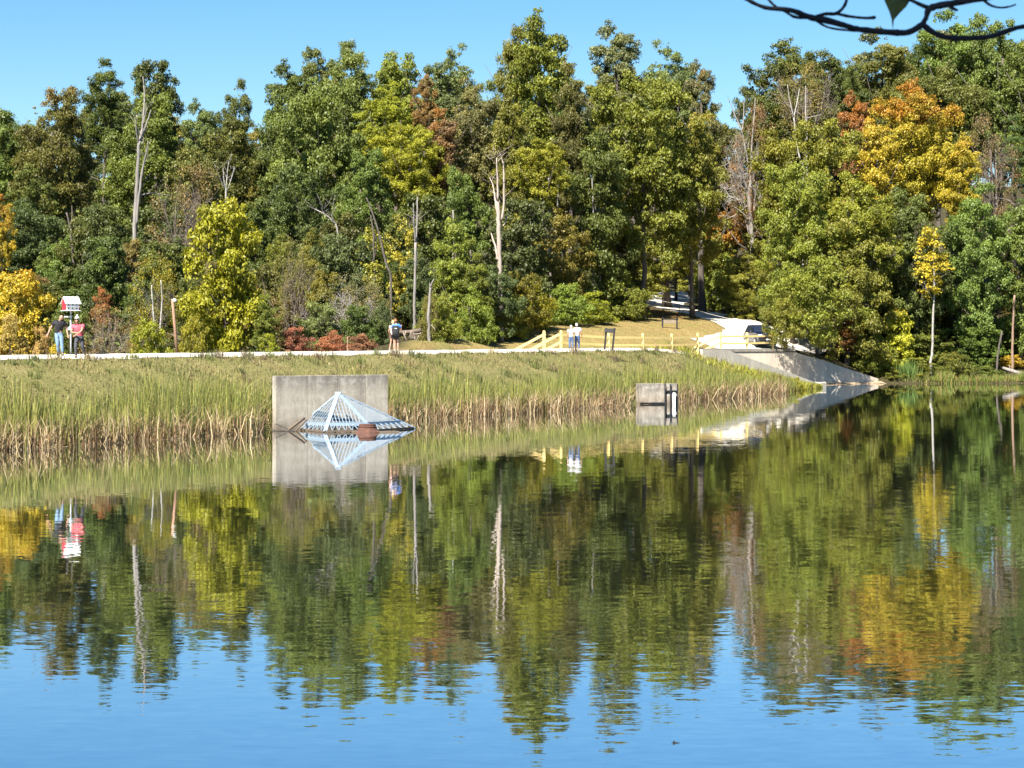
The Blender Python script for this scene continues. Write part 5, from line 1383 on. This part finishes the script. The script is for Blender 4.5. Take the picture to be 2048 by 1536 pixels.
# ------------------------------------------------------------------ bird house on its pole
bh = empty('bird_house', (W(141.5, 709, 90.5).x, 90.5, float(dam_z(*to_ts(W(141.5, 709, 90.5).x, 90.5)))), 'red and white bird house on a tall pole between the man and the woman', 'bird house', rz=math.radians(34))
bz = bh.location.z
def hz(py): return HC - (py - YH) * 90.5 / FP - bz
MB().tube([(0, 0, -.1), (0, 0, hz(622))], .035, 8).build('pole', GREYP, bh, True)
MB().lathe([(.22, -.01), (.22, .02), (.05, .05), (.0, .06)], n=12).build('base_plate', BLACKP, bh)
MB().beam((-.30, -.0, hz(633.5)), (.05, 0, hz(633.5)), .05, .06).build('cross_arm', WHITEP, bh)
MB().lathe([(.045, hz(652)), (.15, hz(656)), (.19, hz(660)), (.17, hz(661)), (.04, hz(661))], n=14).build('baffle', STEEL, bh, True)
z0, z1, z2 = hz(620.5), hz(606), hz(594.5)
hw_, hd_ = .30, .23
body = MB(); body.box((0, 0, (z0+z1)/2), (hw_*2, hd_*2, z1 - z0)); body.build('body', WHITEP, bh)
for sx in (-1, 1):
    x = sx*(hw_ + .004)
    MB().prism([Vector((x, -hd_, z0)), Vector((x, hd_, z0)), Vector((x, hd_, z1)), Vector((x, 0, z2 - .03)), Vector((x, -hd_, z1))], (sx*.02, 0, 0)).build('gable_end', REDP, bh)
for sy in (-1, 1):
    MB().prism([Vector((-hw_-.07, sy*(hd_+.09), z1 - .06)), Vector((-hw_-.07, 0, z2)), Vector((-hw_-.07, 0, z2 + .025)), Vector((-hw_-.07, sy*(hd_+.10), z1 - .035))], (2*hw_+.14, 0, 0)).build('roof_panel', WHITEP, bh)
MB().box((0, 0, z0 - .015), (hw_*2 + .1, hd_*2 + .22, .03)).build('floor_board', WHITEP, bh)
MB().box((0, -hd_ - .05, (z0+z1)/2 - .01), (hw_*2 + .02, .10, .025)).build('ledge', GREYP, bh)
for row in range(2):
    for k in range(3):
        zc = z0 + (.26 + .5*row)*(z1 - z0)
        mb = MB(); mb.tube([(-.19 + .19*k, -hd_ - .004, zc), (-.19 + .19*k, -hd_ + .03, zc)], .036, 10); mb.build('entrance_hole', DARKHOLE, bh)

# leaning pole with pale lamp head
lp = empty('leaning_pole', tuple(W(354, 712, 101)), 'leaning reddish wooden pole with a pale round lamp on its tip', 'pole')
o_ = Vector(lp.location)
MB().tube([W(355, 716, 101) - o_, W(350, 660, 101) - o_, W(344.5, 598, 101) - o_], [.075, .07, .062], 10).build('shaft', POLEW, lp, True)
MB().ell(W(349, 601, 100.8) - o_, (.11, .11, .10)).build('lamp_head', WHITEP, lp, True)
MB().beam(W(345, 600, 100.9) - o_, W(349, 601, 100.8) - o_, .03, .03).build('bracket', GREYP, lp)
# slim stake behind the path
st = empty('survey_stake', tuple(W(695, 703, 112)), 'thin reddish stake behind the path in front of the sumac', 'stake')
MB().box((0, 0, .35), (.06, .04, .95)).build('stake', POLEW, st)
# log resting on crossed branches
lb = empty('log_seat', (W(826, 679, 124.5).x, 124.5, gz(W(826, 679, 124.5).x, 124.5)), 'weathered log resting on crossed branches at the left tip of the lawn', 'log seat')
o_ = Vector(lb.location)
MB().tube([W(800, 664.5, 124.7) - o_, W(822, 664, 124.5) - o_, W(842, 660.5, 124.3) - o_], [.11, .13, .14], 12).build('log', WOODGREY, lb, True)
for (x0, y0, x1, y1) in ((806, 664, 813, 681), (808, 681, 812, 662), (817, 680, 823, 662), (822, 661, 830, 671), (829, 668, 842, 668), (842, 665, 833, 680), (828, 680, 822, 668)):
    MB().tube([W(x0, y0, 124.2) - o_, W(x1, y1, 124.0) - o_], .045, 7).build('prop', TWIG, lb, True)
MB().tube([W(824, 672, 124.25) - o_, W(824.2, 672, 123.9) - o_], .17, 12).build('wheel_slice', WOODGREY, lb)

# ------------------------------------------------------------------ car
CARP = simple_mat('dark_navy_paint', (0.012, 0.018, 0.045), 0.25, .1, 3.0, coat=.6)
GLASS = simple_mat('windscreen_glass', (0.015, 0.02, 0.035), 0.12, .1, 3.0)
CHROME = simple_mat('bright_trim', (0.6, 0.6, 0.62), 0.25, .05, metal=1.0)
LENS = simple_mat('lamp_lens', (0.75, 0.75, 0.78), 0.12, .05)
TYRE = simple_mat('tyre_rubber', (0.02, 0.02, 0.02), 0.8, .2)
cp = W(1521, 682, 170.0); cx, cy = cp.x, cp.y
car = empty('parked_car', (cx, cy, gz(cx, cy) + .07), 'dark navy car facing the lake under overhanging boughs on the white road', 'car', rz=math.radians(10))
# local: front towards -y; profile (y, z) swept across x with tumblehome
def car_section(prof, wmap):
    mb = MB(); n = len(prof)
    for sx in (-1, 1):
        for (y, z) in prof: mb.v.append(Vector((sx*wmap(y, z), y, z)))
    mb.f.append(list(range(n))); mb.f.append([n + i for i in range(n)][::-1])
    for i in range(n):
        j = (i+1) % n; mb.f.append([i, n+i, n+j, j])
    return mb
wm = lambda y, z: .90 - max(0, z - .95)*.30 - max(0, -1.75 - y)*.18
lower = [(-2.12, .42), (-2.18, .62), (-2.12, .88), (-1.95, .98), (-.95, 1.08), (1.95, 1.10), (2.12, .95), (2.15, .5), (2.05, .34), (-1.95, .30)]
car_section(lower, wm).build('body', CARP, car, bevel=.03)
cabin = [(-.95, 1.07), (-.35, 1.66), (.1, 1.74), (1.5, 1.72), (1.98, 1.10)]
car_section(cabin, lambda y, z: .84 - (z - 1.07)*.26).build('cabin', CARP, car, bevel=.02)
mb = MB(); mb.v += [Vector(v) for v in ((-.74, -.925, 1.12), (.74, -.925, 1.12), (.63, -.415, 1.615), (-.63, -.415, 1.615))]
n_ = Vector((0, -.66, .75)).normalized()*.02; mb.v = [v + n_ for v in mb.v]; mb.f.append([0, 1, 2, 3]); mb.build('windscreen', GLASS, car)
for sx in (-1, 1):
    mb = MB(); mb.v += [Vector((sx*(.842 + .012), -.60, 1.14)), Vector((sx*(.842 + .012), 1.6, 1.14)), Vector((sx*(.70 + .012), 1.35, 1.62)), Vector((sx*(.70 + .012), -.16, 1.62))]; mb.f.append([0, 1, 2, 3]); mb.build('side_window', GLASS, car)
    hl = MB().box((sx*.66, -2.09, .82), (.36, .14, .17), rotz3(sx*.25)).build('headlight', LENS, car, bevel=.03)
    m_ = MB().ell((sx*1.02, -.62, 1.16), (.12, .07, .09)).build('mirror', BLACKP, car, True)
    for yy in (-1.35, 1.30):
        wh = MB().tube([(sx*.68, yy, .34), (sx*.92, yy, .34)], .34, 18).build('wheel', TYRE, car)
        MB().tube([(sx*.925, yy, .34), (sx*.935, yy, .34)], .21, 14).build('rim', CHROME, wh)
MB().box((0, -2.20, .74), (.95, .05, .20)).build('grille', BLACKP, car, bevel=.01)
for k in range(3): MB().box((0, -2.235, .68 + .06*k), (.9, .02, .015)).build('grille_bar', CHROME, car)
MB().box((0, -2.22, .48), (1.66, .16, .17)).build('bumper', BLACKP, car, bevel=.03); MB().box((0, -2.31, .50), (.42, .012, .11)).build('number_plate', WHITEP, car)
MB().box((0, -2.19, .30), (1.5, .1, .1)).build('skid_plate', CHROME, car, bevel=.02)

# ------------------------------------------------------------------ people
def skin_obj(name, mat, verts, edges, radii, parent, root_i=0, sub=1):
    me = bpy.data.meshes.new(name); me.from_pydata([tuple(v) for v in verts], edges, []); me.update()
    o_ = bpy.data.objects.new(name, me); link(o_, parent); me.materials.append(mat)
    o_.modifiers.new('skin', 'SKIN'); o_.modifiers['skin'].use_smooth_shade = True
    sd = me.skin_vertices[0].data if len(me.skin_vertices) else None
    if sd is None:
        bm_ = bmesh.new(); bm_.from_mesh(me); bm_.verts.layers.skin.verify(); bm_.to_mesh(me); bm_.free(); sd = me.skin_vertices[0].data
    for i, r_ in enumerate(radii):
        rr = r_ if hasattr(r_, '__len__') else (r_, r_)
        sd[i].radius = rr; sd[i].use_root = (i == root_i)
    m_ = o_.modifiers.new('sub', 'SUBSURF'); m_.levels = sub; m_.render_levels = sub
    return o_


def chain(vs, es, rs, start, pts):
    """Append pts [(x,y,z,r)...] as a chain hung on vertex index start (or None)."""
    prev = start
    for (x, y, z, r_) in pts:
        vs.append((x, y, z)); rs.append(r_); i = len(vs) - 1
        if prev is not None: es.append((prev, i))
        prev = i
    return prev


def person(label, loc, rz, J, build, cloth, face=True, k=1.0):
    """Faces -y in its own frame. J: joints. build: (shoulder, waist, limb) radius factors."""
    p = empty('person', loc, label, 'person', None, rz); p.scale = (k, k, k)
    bs, bw, bl = build; sk = cloth['skin']
    vs, es, rs = [], [], []
    pel = chain(vs, es, rs, None, [(*J['pelvis'], (.128*bw, .092*bw))])
    ch = chain(vs, es, rs, pel, [(*J['waist'], (.112*bw, .078*bw)), (*J['chest'], (.135*bs, .088*bs))])
    nk = chain(vs, es, rs, ch, [(*J['collar'], (.11*bs, .075)), (*J['neck'], .052)])
    hx, hy, hz_ = J['head']; nx_, ny_, nz_ = J['neck']
    hd = chain(vs, es, rs, nk, [(hx*.6 + nx_*.4, hy*.6 + ny_*.4 - .015, hz_*.62 + nz_*.38, (.062, .072)), (hx, hy, hz_, (.076, .094)), (hx, hy + .012, hz_ + .075, (.070, .085)), (hx, hy + .01, hz_ + .115, (.035, .045))])
    tips = []
    for s_ in ('l', 'r'):
        sh, el, wr_ = J['sh_' + s_], J['el_' + s_], J['wr_' + s_]
        w_ = chain(vs, es, rs, ch, [(*sh, .062*bl*bs), (*lerp(np.array(sh), np.array(el), .5), .052*bl), (*el, .042*bl), (*lerp(np.array(el), np.array(wr_), .45), .038*bl), (*wr_, .026*bl)])
        f_ = np.array(wr_) - np.array(el); f_ = f_ / np.linalg.norm(f_); sd_ = np.cross(f_, [0.2, 1, 0.1]); sd_ /= np.linalg.norm(sd_)
        palm = np.array(wr_) + f_*.06
        pm = chain(vs, es, rs, w_, [(*palm, (.034, .018))]); bow = np.cross(sd_, f_)
        for q, (off, ln) in enumerate(((-.027, .068), (-.009, .08), (.009, .076), (.027, .06))):
            b_ = palm + f_*.03 + sd_*off; chain(vs, es, rs, pm, [(*b_, .0105), (*(b_ + f_*ln*.5 + bow*.008), .0095), (*(b_ + f_*ln*.85 + bow*.026), .008)])
        sg_ = 1 if s_ == 'l' else -1
        chain(vs, es, rs, pm, [(*(palm - f_*.02 + sd_*.036*sg_), .011), (*(palm + f_*.02 + sd_*.056*sg_ + bow*.01), .0095)])
        hp, kn, an = J['hip_' + s_], J['kn_' + s_], J['an_' + s_]; toe = J.get('toe_' + s_, (an[0]*1.08, an[1] - .15, an[2] - .05))
        chain(vs, es, rs, pel, [(*hp, .088*bl*bw), (*lerp(np.array(hp), np.array(kn), .5), .078*bl), (*kn, .056*bl), (*lerp(np.array(kn), np.array(an), .4), .052*bl), (*an, .036), (an[0], an[1] - .03, an[2] - .045, .034), (*toe, (.036, .022))])
        # shoes
        v2, e2, r2 = [], [], []
        chain(v2, e2, r2, None, [(an[0], an[1] + .055, an[2] - .045, (.042, .042)), (an[0], an[1] - .03, an[2] - .042, (.046, .045)), (*toe, (.048, .034)), (toe[0]*1.0, toe[1] - .05, toe[2] - .005, (.036, .024))])
        skin_obj('shoe', cloth['shoe'], v2, e2, r2, p)
    skin_obj('body', sk, vs, es, rs, p, 0, 1)
    # shirt
    ex = .032
    v2, e2, r2 = [], [], []
    hem = J['pelvis']; c0 = chain(v2, e2, r2, None, [(hem[0], hem[1], hem[2] + cloth.get('hem', -.07), (.165*bw, .125*bw)), (hem[0], hem[1], hem[2] + .03, (.158*bw, .118*bw)), (*J['waist'], (.135*bw + ex, .095*bw + ex)), (*J['chest'], (.165*bs + ex, .11*bs + ex)), ])
    chain(v2, e2, r2, c0, [(*lerp(np.array(J['collar']), np.array(J['neck']), .12), (.105*bs, .078))])
    for s_ in ('l', 'r'):
        sh, el = np.array(J['sh_' + s_]), np.array(J['el_' + s_]); sl = cloth.get('sleeve', .6)
        chain(v2, e2, r2, c0, [(*sh, .062*bl*bs + ex), (*lerp(sh, el, sl*.6), .054*bl + ex), (*lerp(sh, el, sl), .052*bl + ex)])
    skin_obj('shirt', cloth['shirt'], v2, e2, r2, p, 3, 1)
    # trousers or shorts
    v2, e2, r2 = [], [], []
    pe = chain(v2, e2, r2, None, [(*lerp(np.array(hem), np.array(J['waist']), .85), (.128*bw, .095*bw)), (hem[0], hem[1], hem[2] + .06, (.15*bw + .012, .112*bw + .012)), (hem[0], hem[1], hem[2], (.15*bw + .012, .112*bw + .012))])
    for s_ in ('l', 'r'):
        hp, kn, an = (np.array(J[q + s_]) for q in ('hip_', 'kn_', 'an_')); sh_ = cloth.get('shorts')
        pts = [(*hp, .09*bl*bw + .015), (*lerp(hp, kn, .5), .08*bl + .016)]
        if sh_: pts.append((*lerp(hp, kn, sh_), .078*bl + .02))
        else: pts += [(*kn, .06*bl + .016), (*lerp(kn, an, .5), .052*bl + .016), (*lerp(kn, an, .93), .045 + .017)]
        chain(v2, e2, r2, pe, pts)
    skin_obj('shorts' if cloth.get('shorts') else 'trousers', cloth['legs'], v2, e2, r2, p, 2, 1)
    # hair
    hs = cloth.get('hair')
    if hs:
        v2, e2, r2 = [], [], []
        L_ = cloth.get('hair_len', 0)
        pts = [(hx, hy + .005, hz_ + .128, (.045, .05)), (hx, hy + .022, hz_ + .075, (.083, .088)), (hx, hy + .045, hz_, (.078, .06))]
        if L_: pts += [(hx, hy + .075, hz_ - .12, (.075, .045)), (hx, hy + .10, hz_ - L_, (.05, .03))]
        chain(v2, e2, r2, None, pts); skin_obj('hair', hs, v2, e2, r2, p, 1, 1)
    if face:
        fx, fy, fz = hx + J.get('gaze', 0)*.03, hy - .092, hz_
        MB().prism([Vector((fx - .014, fy + .012, fz - .018)), Vector((fx + .014, fy + .012, fz - .018)), Vector((fx, fy + .012, fz + .03))], (0, -.026, -.004)).build('nose', sk, p, True)
        for sx in (-1, 1):
            MB().ell((fx + sx*.031, fy + .012, fz + .028), (.012, .008, .007), 8, 5).build('eye', HAIR_B, p, True)
            MB().ell((hx + sx*.082, hy + .01, hz_ + .01), (.014, .024, .034), 8, 6).build('ear', sk, p, True)
        MB().ell((fx, fy + .014, fz - .05), (.024, .008, .008), 8, 5).build('mouth', LIP, p, True)
    return p


def stand(**kw):
    J = dict(pelvis=(0, 0, .96), waist=(0, 0, 1.12), chest=(0, 0, 1.32), collar=(0, .01, 1.45), neck=(0, .01, 1.52), head=(0, -.01, 1.635),
             sh_l=(.19, .01, 1.42), el_l=(.25, .03, 1.14), wr_l=(.27, -.03, .90), sh_r=(-.19, .01, 1.42), el_r=(-.25, .03, 1.14), wr_r=(-.27, -.03, .90),
             hip_l=(.085, 0, .90), kn_l=(.10, -.015, .50), an_l=(.11, .02, .095), hip_r=(-.085, 0, .90), kn_r=(-.10, -.015, .50), an_r=(-.11, .02, .095))
    J.update(kw); return J


def on_path(px, s):
    """Point on the dam crest: s metres from the waterline, along the view ray of pixel column px."""
    k = (px - 1024) / FP
    # (x - W0).N = s with x = k*y
    y = (s + W0[0]*NN[0] + W0[1]*NN[1]) / (k*NN[0] + NN[1]); x = k*y
    t, s2 = to_ts(x, y); return (x, y, float(dam_z(t, s2)) + .02)


# man in black, leaning towards the woman, arm out
person('man in black t-shirt and faded jeans leaning forward, left of the bird house pole', on_path(118, 9.6), R(12),
       stand(pelvis=(-.02, .02, .95), waist=(-.01, .02, 1.11), chest=(0, -.02, 1.31), collar=(.03, -.06, 1.43), neck=(.05, -.08, 1.49), head=(.10, -.15, 1.575), gaze=1,
             sh_l=(.22, -.05, 1.38), el_l=(.31, .02, 1.12), wr_l=(.36, -.06, .88), sh_r=(-.17, -.03, 1.40), el_r=(-.34, .03, 1.16), wr_r=(-.44, -.02, .93),
             hip_l=(.08, .02, .89), kn_l=(.12, -.06, .50), an_l=(.15, -.06, .095), hip_r=(-.10, .02, .89), kn_r=(-.05, -.05, .50), an_r=(-.01, .12, .095)),
       (1.12, 1.10, 1.05), dict(skin=SKIN, shirt=CLOTH_K, legs=DENIM, shoe=SHOE_D, sleeve=.62), k=1.06)
wp_ = on_path(157, 8.35)
pw = person('laughing woman in pink top and charcoal trousers, bent with arms crossed low', wp_, R(4),
       stand(pelvis=(.03, .05, .92), waist=(.02, .02, 1.07), chest=(0, -.05, 1.25), collar=(-.01, -.09, 1.37), neck=(-.02, -.11, 1.43), head=(-.04, -.16, 1.535),
             sh_l=(.20, -.06, 1.35), el_l=(.16, -.26, 1.13), wr_l=(-.06, -.30, .98), sh_r=(-.21, -.06, 1.33), el_r=(-.28, -.14, 1.08), wr_r=(-.05, -.26, 1.06),
             hip_l=(.11, .04, .86), kn_l=(.17, -.06, .48), an_l=(.30, .10, .10), hip_r=(-.06, .04, .86), kn_r=(-.10, -.10, .48), an_r=(-.09, -.05, .095)),
       (1.06, 1.16, 1.10), dict(skin=SKIN_T, shirt=CLOTH_P, legs=CLOTH_G, shoe=SHOE_D, sleeve=.45, hair=HAIR_B, hair_len=.16), k=1.04)
MB().ell((-.04, -.135, 1.665), (.10, .11, .085), 12, 8).build('hat', WHITEP, pw, True); MB().ell((-.035, -.12, 1.775), (.045, .045, .045), 10, 7).build('pompom', WHITEP, pw, True)
# two hikers, backs to the lake
hk = on_path(792, 10.3)
person('hiker in bright blue shirt and black shorts wearing the backpack', hk, R(186), stand(el_r=(-.30, -.02, 1.18), wr_r=(-.30, -.20, 1.34), head=(.03, .0, 1.64)), (1.08, 1.0, 1.0),
       dict(skin=SKIN, shirt=CLOTH_BL, legs=CLOTH_K, shoe=SHOE_W, sleeve=.6, hair=HAIR_R, shorts=.72), face=False, k=1.03)
bp = empty('backpack', (hk[0] - .01, hk[1] - .20, hk[2] + 1.16), 'black backpack on the back of the hiker in the blue shirt', 'backpack', rz=R(6))
MB().box((0, 0, 0), (.40, .22, .58)).build('bag', CLOTH_K, bp, True, bevel=.06); MB().box((0, -.13, -.10), (.30, .10, .28)).build('front_pocket', CLOTH_K, bp, True, bevel=.03)
MB().box((0, -.115, .13), (.13, .012, .035)).build('badge', WHITEP, bp); MB().box((-.25, -.0, -.06), (.07, .09, .17)).build('bottle', WHITEP, bp, bevel=.02)
for sx in (-1, 1): MB().tube([(sx*.13, .08, .28), (sx*.14, .18, .35), (sx*.14, .26, .24)], .026, 6).build('strap', CLOTH_K, bp, True)
h2 = on_path(786.5, 10.45)
person('blond hiker in pale pink top and dark shorts, left of the backpack', h2, R(168), stand(pelvis=(.0, 0, .95), an_l=(.22, .02, .095), kn_l=(.15, -.02, .5), wr_l=(.24, -.12, .86), wr_r=(-.26, .0, .80)), (.92, .96, .92),
       dict(skin=SKIN, shirt=CLOTH_PK, legs=CLOTH_K, shoe=SHOE_W, sleeve=.3, hair=HAIR_Y, hair_len=.30, shorts=.35), face=False, k=.98)
# elderly couple with arms round each other
e1 = on_path(1142.3, 9.0)
person('white haired woman in white top and jeans, left of the elderly couple', e1, R(180), stand(head=(.0, -.02, 1.61), sh_r=(-.18, .0, 1.38), el_r=(-.30, .12, 1.22), wr_r=(-.46, .16, 1.24), wr_l=(.25, -.08, .92)), (.98, 1.0, .95),
       dict(skin=SKIN, shirt=CLOTH_W, legs=DENIM_D, shoe=SHOE_W, sleeve=.5, hair=HAIR_W, hair_len=.08), face=False, k=.93)
e2_ = on_path(1154.5, 8.85)
person('man in pale checked shirt and blue jeans, right of the elderly couple', e2_, R(180), stand(head=(.04, -.02, 1.63), sh_l=(.20, .02, 1.41), el_l=(.36, .13, 1.26), wr_l=(.56, .15, 1.34), wr_r=(-.30, -.05, .95), el_r=(-.29, .05, 1.17)), (1.16, 1.10, 1.05),
       dict(skin=SKIN_T, shirt=CLOTH_CK, legs=DENIM_D, shoe=SHOE_D, sleeve=.65, hair=HAIR_W), face=False, k=1.0)
mc = bpy.data.objects['person.005' if 'person.005' in bpy.data.objects else 'person']

# ------------------------------------------------------------------ near bank tree whose twigs hang into the top of the view
TWIG_D = simple_mat('shade_toned_near_bark', (0.022, 0.019, 0.026), 0.8, .3, 40.0)  # bark colour darkened to stand for the shade on the near twigs
nt_ = empty('bank_tree', (9.5, 1.6, gz(9.5, 1.6) - .1), 'bank tree whose dark bare twigs hang across the top right corner', 'tree')
o_ = Vector(nt_.location)
MB().tube([Vector((9.5, 1.6, o_.z)) - o_, Vector((9.45, 1.6, 3.8)) - o_, Vector((9.3, 1.7, 6.2)) - o_, Vector((9.1, 1.6, 9.5)) - o_], [.24, .2, .17, .12], 12).build('trunk', BARK_D, nt_, True)
YB = 6.0
def B(px, py, d=0.0): return W(px, py, YB + d) - o_
br_pts = [Vector((9.32, 1.7, 5.9)) - o_, Vector((6.4, 4.4, 5.6)) - o_, Vector((3.4, 5.9, 5.15)) - o_, B(2250, 45), B(2120, 60), B(2048, 53)]
def limb(pts, rads, name='branch', mat=TWIG_D):
    c = catmull([tuple(p) + (q,) for p, q in zip(pts, rads)], 5)
    jr = random.Random(len(pts)*7 + int(abs(pts[0].x)*100))
    MB().tube([Vector(q[:3]) for q in c], [q[3]*jr.uniform(.9, 1.12) for q in c], 8).build(name, mat, nt_, True)
q = YB / FP
limb(br_pts + [B(1985, 72), B(1940, 76), B(1890, 74), B(1862, 62), B(1845, 48)], [.09, .06, .035, .018, 5.0*q, 5*q, 5.5*q, 5.5*q, 5.5*q, 6*q, 6*q])
limb([B(1845, 49), B(1818, 64), B(1786, 65), B(1720, 59), B(1690, 51), B(1650, 40), B(1622, 35), B(1580, 20), B(1530, 15), B(1490, -3), B(1470, -14)], [6.5*q, 6.5*q, 6.5*q, 6*q, 5.5*q, 6.5*q, 6*q, 5*q, 4.2*q, 3.6*q, 3*q])
limb([B(1845, 48), B(1852, 36), B(1860, 17), B(1895, 8), B(1940, 1), B(2000, -12), B(2060, -40)], [5*q, 5*q, 7*q, 6.5*q, 6.5*q, 6*q, 5*q])
limb([B(1860, 17), B(1838, 8), B(1815, -4), B(1790, -20)], [5*q, 4*q, 3.4*q, 3*q], 'twig')
limb([B(1625, 36), B(1650, 28), B(1672, 27), B(1688, 13), B(1695, -6)], [4*q, 3.4*q, 3.6*q, 3.2*q, 3*q], 'twig')
limb([B(1672, 27), B(1700, 33), B(1730, 36), B(1748, 35), B(1752, 34)], [3.2*q, 3*q, 2.6*q, 3.4*q, 1.5*q], 'twig')
limb([B(1628, 38), B(1650, 52), B(1672, 58), B(1710, 62)], [3*q, 2.2*q, 2.2*q, 2*q], 'twig')
limb([B(1616, 36), B(1590, 34), B(1572, 24), B(1550, 12), B(1532, -6)], [3*q, 3*q, 2.6*q, 2.6*q, 2.4*q], 'twig')
limb([B(1900, 6), B(1905, 16), B(1916, 21)], [7*q, 4*q, 2*q], 'twig')
limb([B(1965, -2), B(1980, 10), B(1998, 15), B(2015, 14), B(2032, 9)], [3.2*q, 2.6*q, 2.2*q, 2*q, 1.6*q], 'twig')
# the drooping heart-shaped leaf, with a midrib fold
lm = MB(); c_ = [(1763, -12), (1770, 4), (1778, 22), (1783, 38), (1785.5, 60), (1788, 40), (1798, 28), (1812, 14), (1820, 2), (1822, -12), (1806, -22), (1792, -16), (1778, -22)]
lv = [B(x, y, (abs(x - 1788) * .0006)) for x, y in c_]; ctr = B(1790, 8, -.012); lm.v = lv + [ctr]
for i in range(len(lv)): lm.f.append([i, (i+1) % len(lv), len(lv)])
NLEAF = simple_mat('shaded_leaf', (0.13, 0.14, 0.03), 0.6, .25, 30.0)
lf = lm.build('leaf', NLEAF, nt_); sm = lf.modifiers.new('thickness', 'SOLIDIFY'); sm.thickness = .0008
limb([B(1785.5, 58), B(1786.5, 64)], [1.6*q, 1.4*q], 'leaf_stalk') if False else None
# unseen leaf crowns added over the viewer to shade the twigs
for (x, y, zc, sc, lab) in ((-3.4, -2.2, 6.2, 1.0, 'leafy tree added for shade over the viewpoint'), (-12.0, -6.0, 5.0, 1.2, 'second leafy tree added for shade left of the viewpoint')):
    bt = empty('bank_tree', (x, y, gz(x, y) - .1), lab + ', outside the picture', 'tree')
    c = bpy.data.objects.new('crown', CROWN['L'][0][0]); c.location = (0, 0, zc); c.scale = (sc*.95, sc*.95, sc*.8); c.color = (*C_G, 0); link(c, bt)
    t_o = bpy.data.objects.new('trunk', TRUNK[0]); t_o.scale = (12, 12, 12*sc); link(t_o, bt)
c = bpy.data.objects.new('crown', CROWN['L'][1][0]); c.location = (-.4, -.3, 6.2); c.scale = (.75, .75, .65); c.color = (*C_G, 0); link(c, nt_)

# small dark curled leaf on the water
dl = empty('floating_leaf', tuple(W(1350, 1486.5, 19.7)), 'small dark curled leaf floating on the blue open water', 'leaf'); dl.location.z = 0
mb = MB()
lp_ = [(-.022, .0, 0), (-.018, .0, .022), (-.008, .01, .020), (.008, .008, .010), (.028, .0, .007), (.036, 0, .004), (.03, -.006, .0), (.0, -.014, .002), (-.015, -.014, .004)]
mb.v = [Vector(v) for v in lp_] + [Vector((0, 0, .006))]
for i in range(len(lp_)): mb.f.append([i, (i+1) % len(lp_), len(lp_)])
lf = mb.build('blade', DARKHOLE, dl); sm = lf.modifiers.new('thickness', 'SOLIDIFY'); sm.thickness = .002
MB().tube([(.03, 0, .004), (.05, .002, .006)], [.003, .002], 5).build('stalk', DARKHOLE, dl)
MB().tube([(-.02, 0, .003), (-.035, .003, .005)], [.002, .001], 5).build('stalk', DARKHOLE, dl)
# fallen orange leaves where the road enters the wood
r = np.random.default_rng(33); n = 1500; c = np.column_stack([r.normal(13.4, 1.5, n), r.normal(189, 3.0, n)]); z = land_z(c) + .03
V, F = leaf_quads(np.column_stack([c, z]), unit(r.normal(0, .4, (n, 3)) + np.array([0, 0, 1])), r.uniform(.10, .22, n), .7, r)
tint = np.array([.36, .17, .06]) * r.uniform(.5, 1.3, (n, 1))
tag(link(bpy.data.objects.new('fallen_leaves', mesh_np('fallen_leaves', V, F, [BLADE], {'tint': ('FLOAT_COLOR', 'FACE', np.column_stack([tint, np.ones(n)]))}))), 'fallen orange leaves beside the bend of the road', None, None, 'stuff')
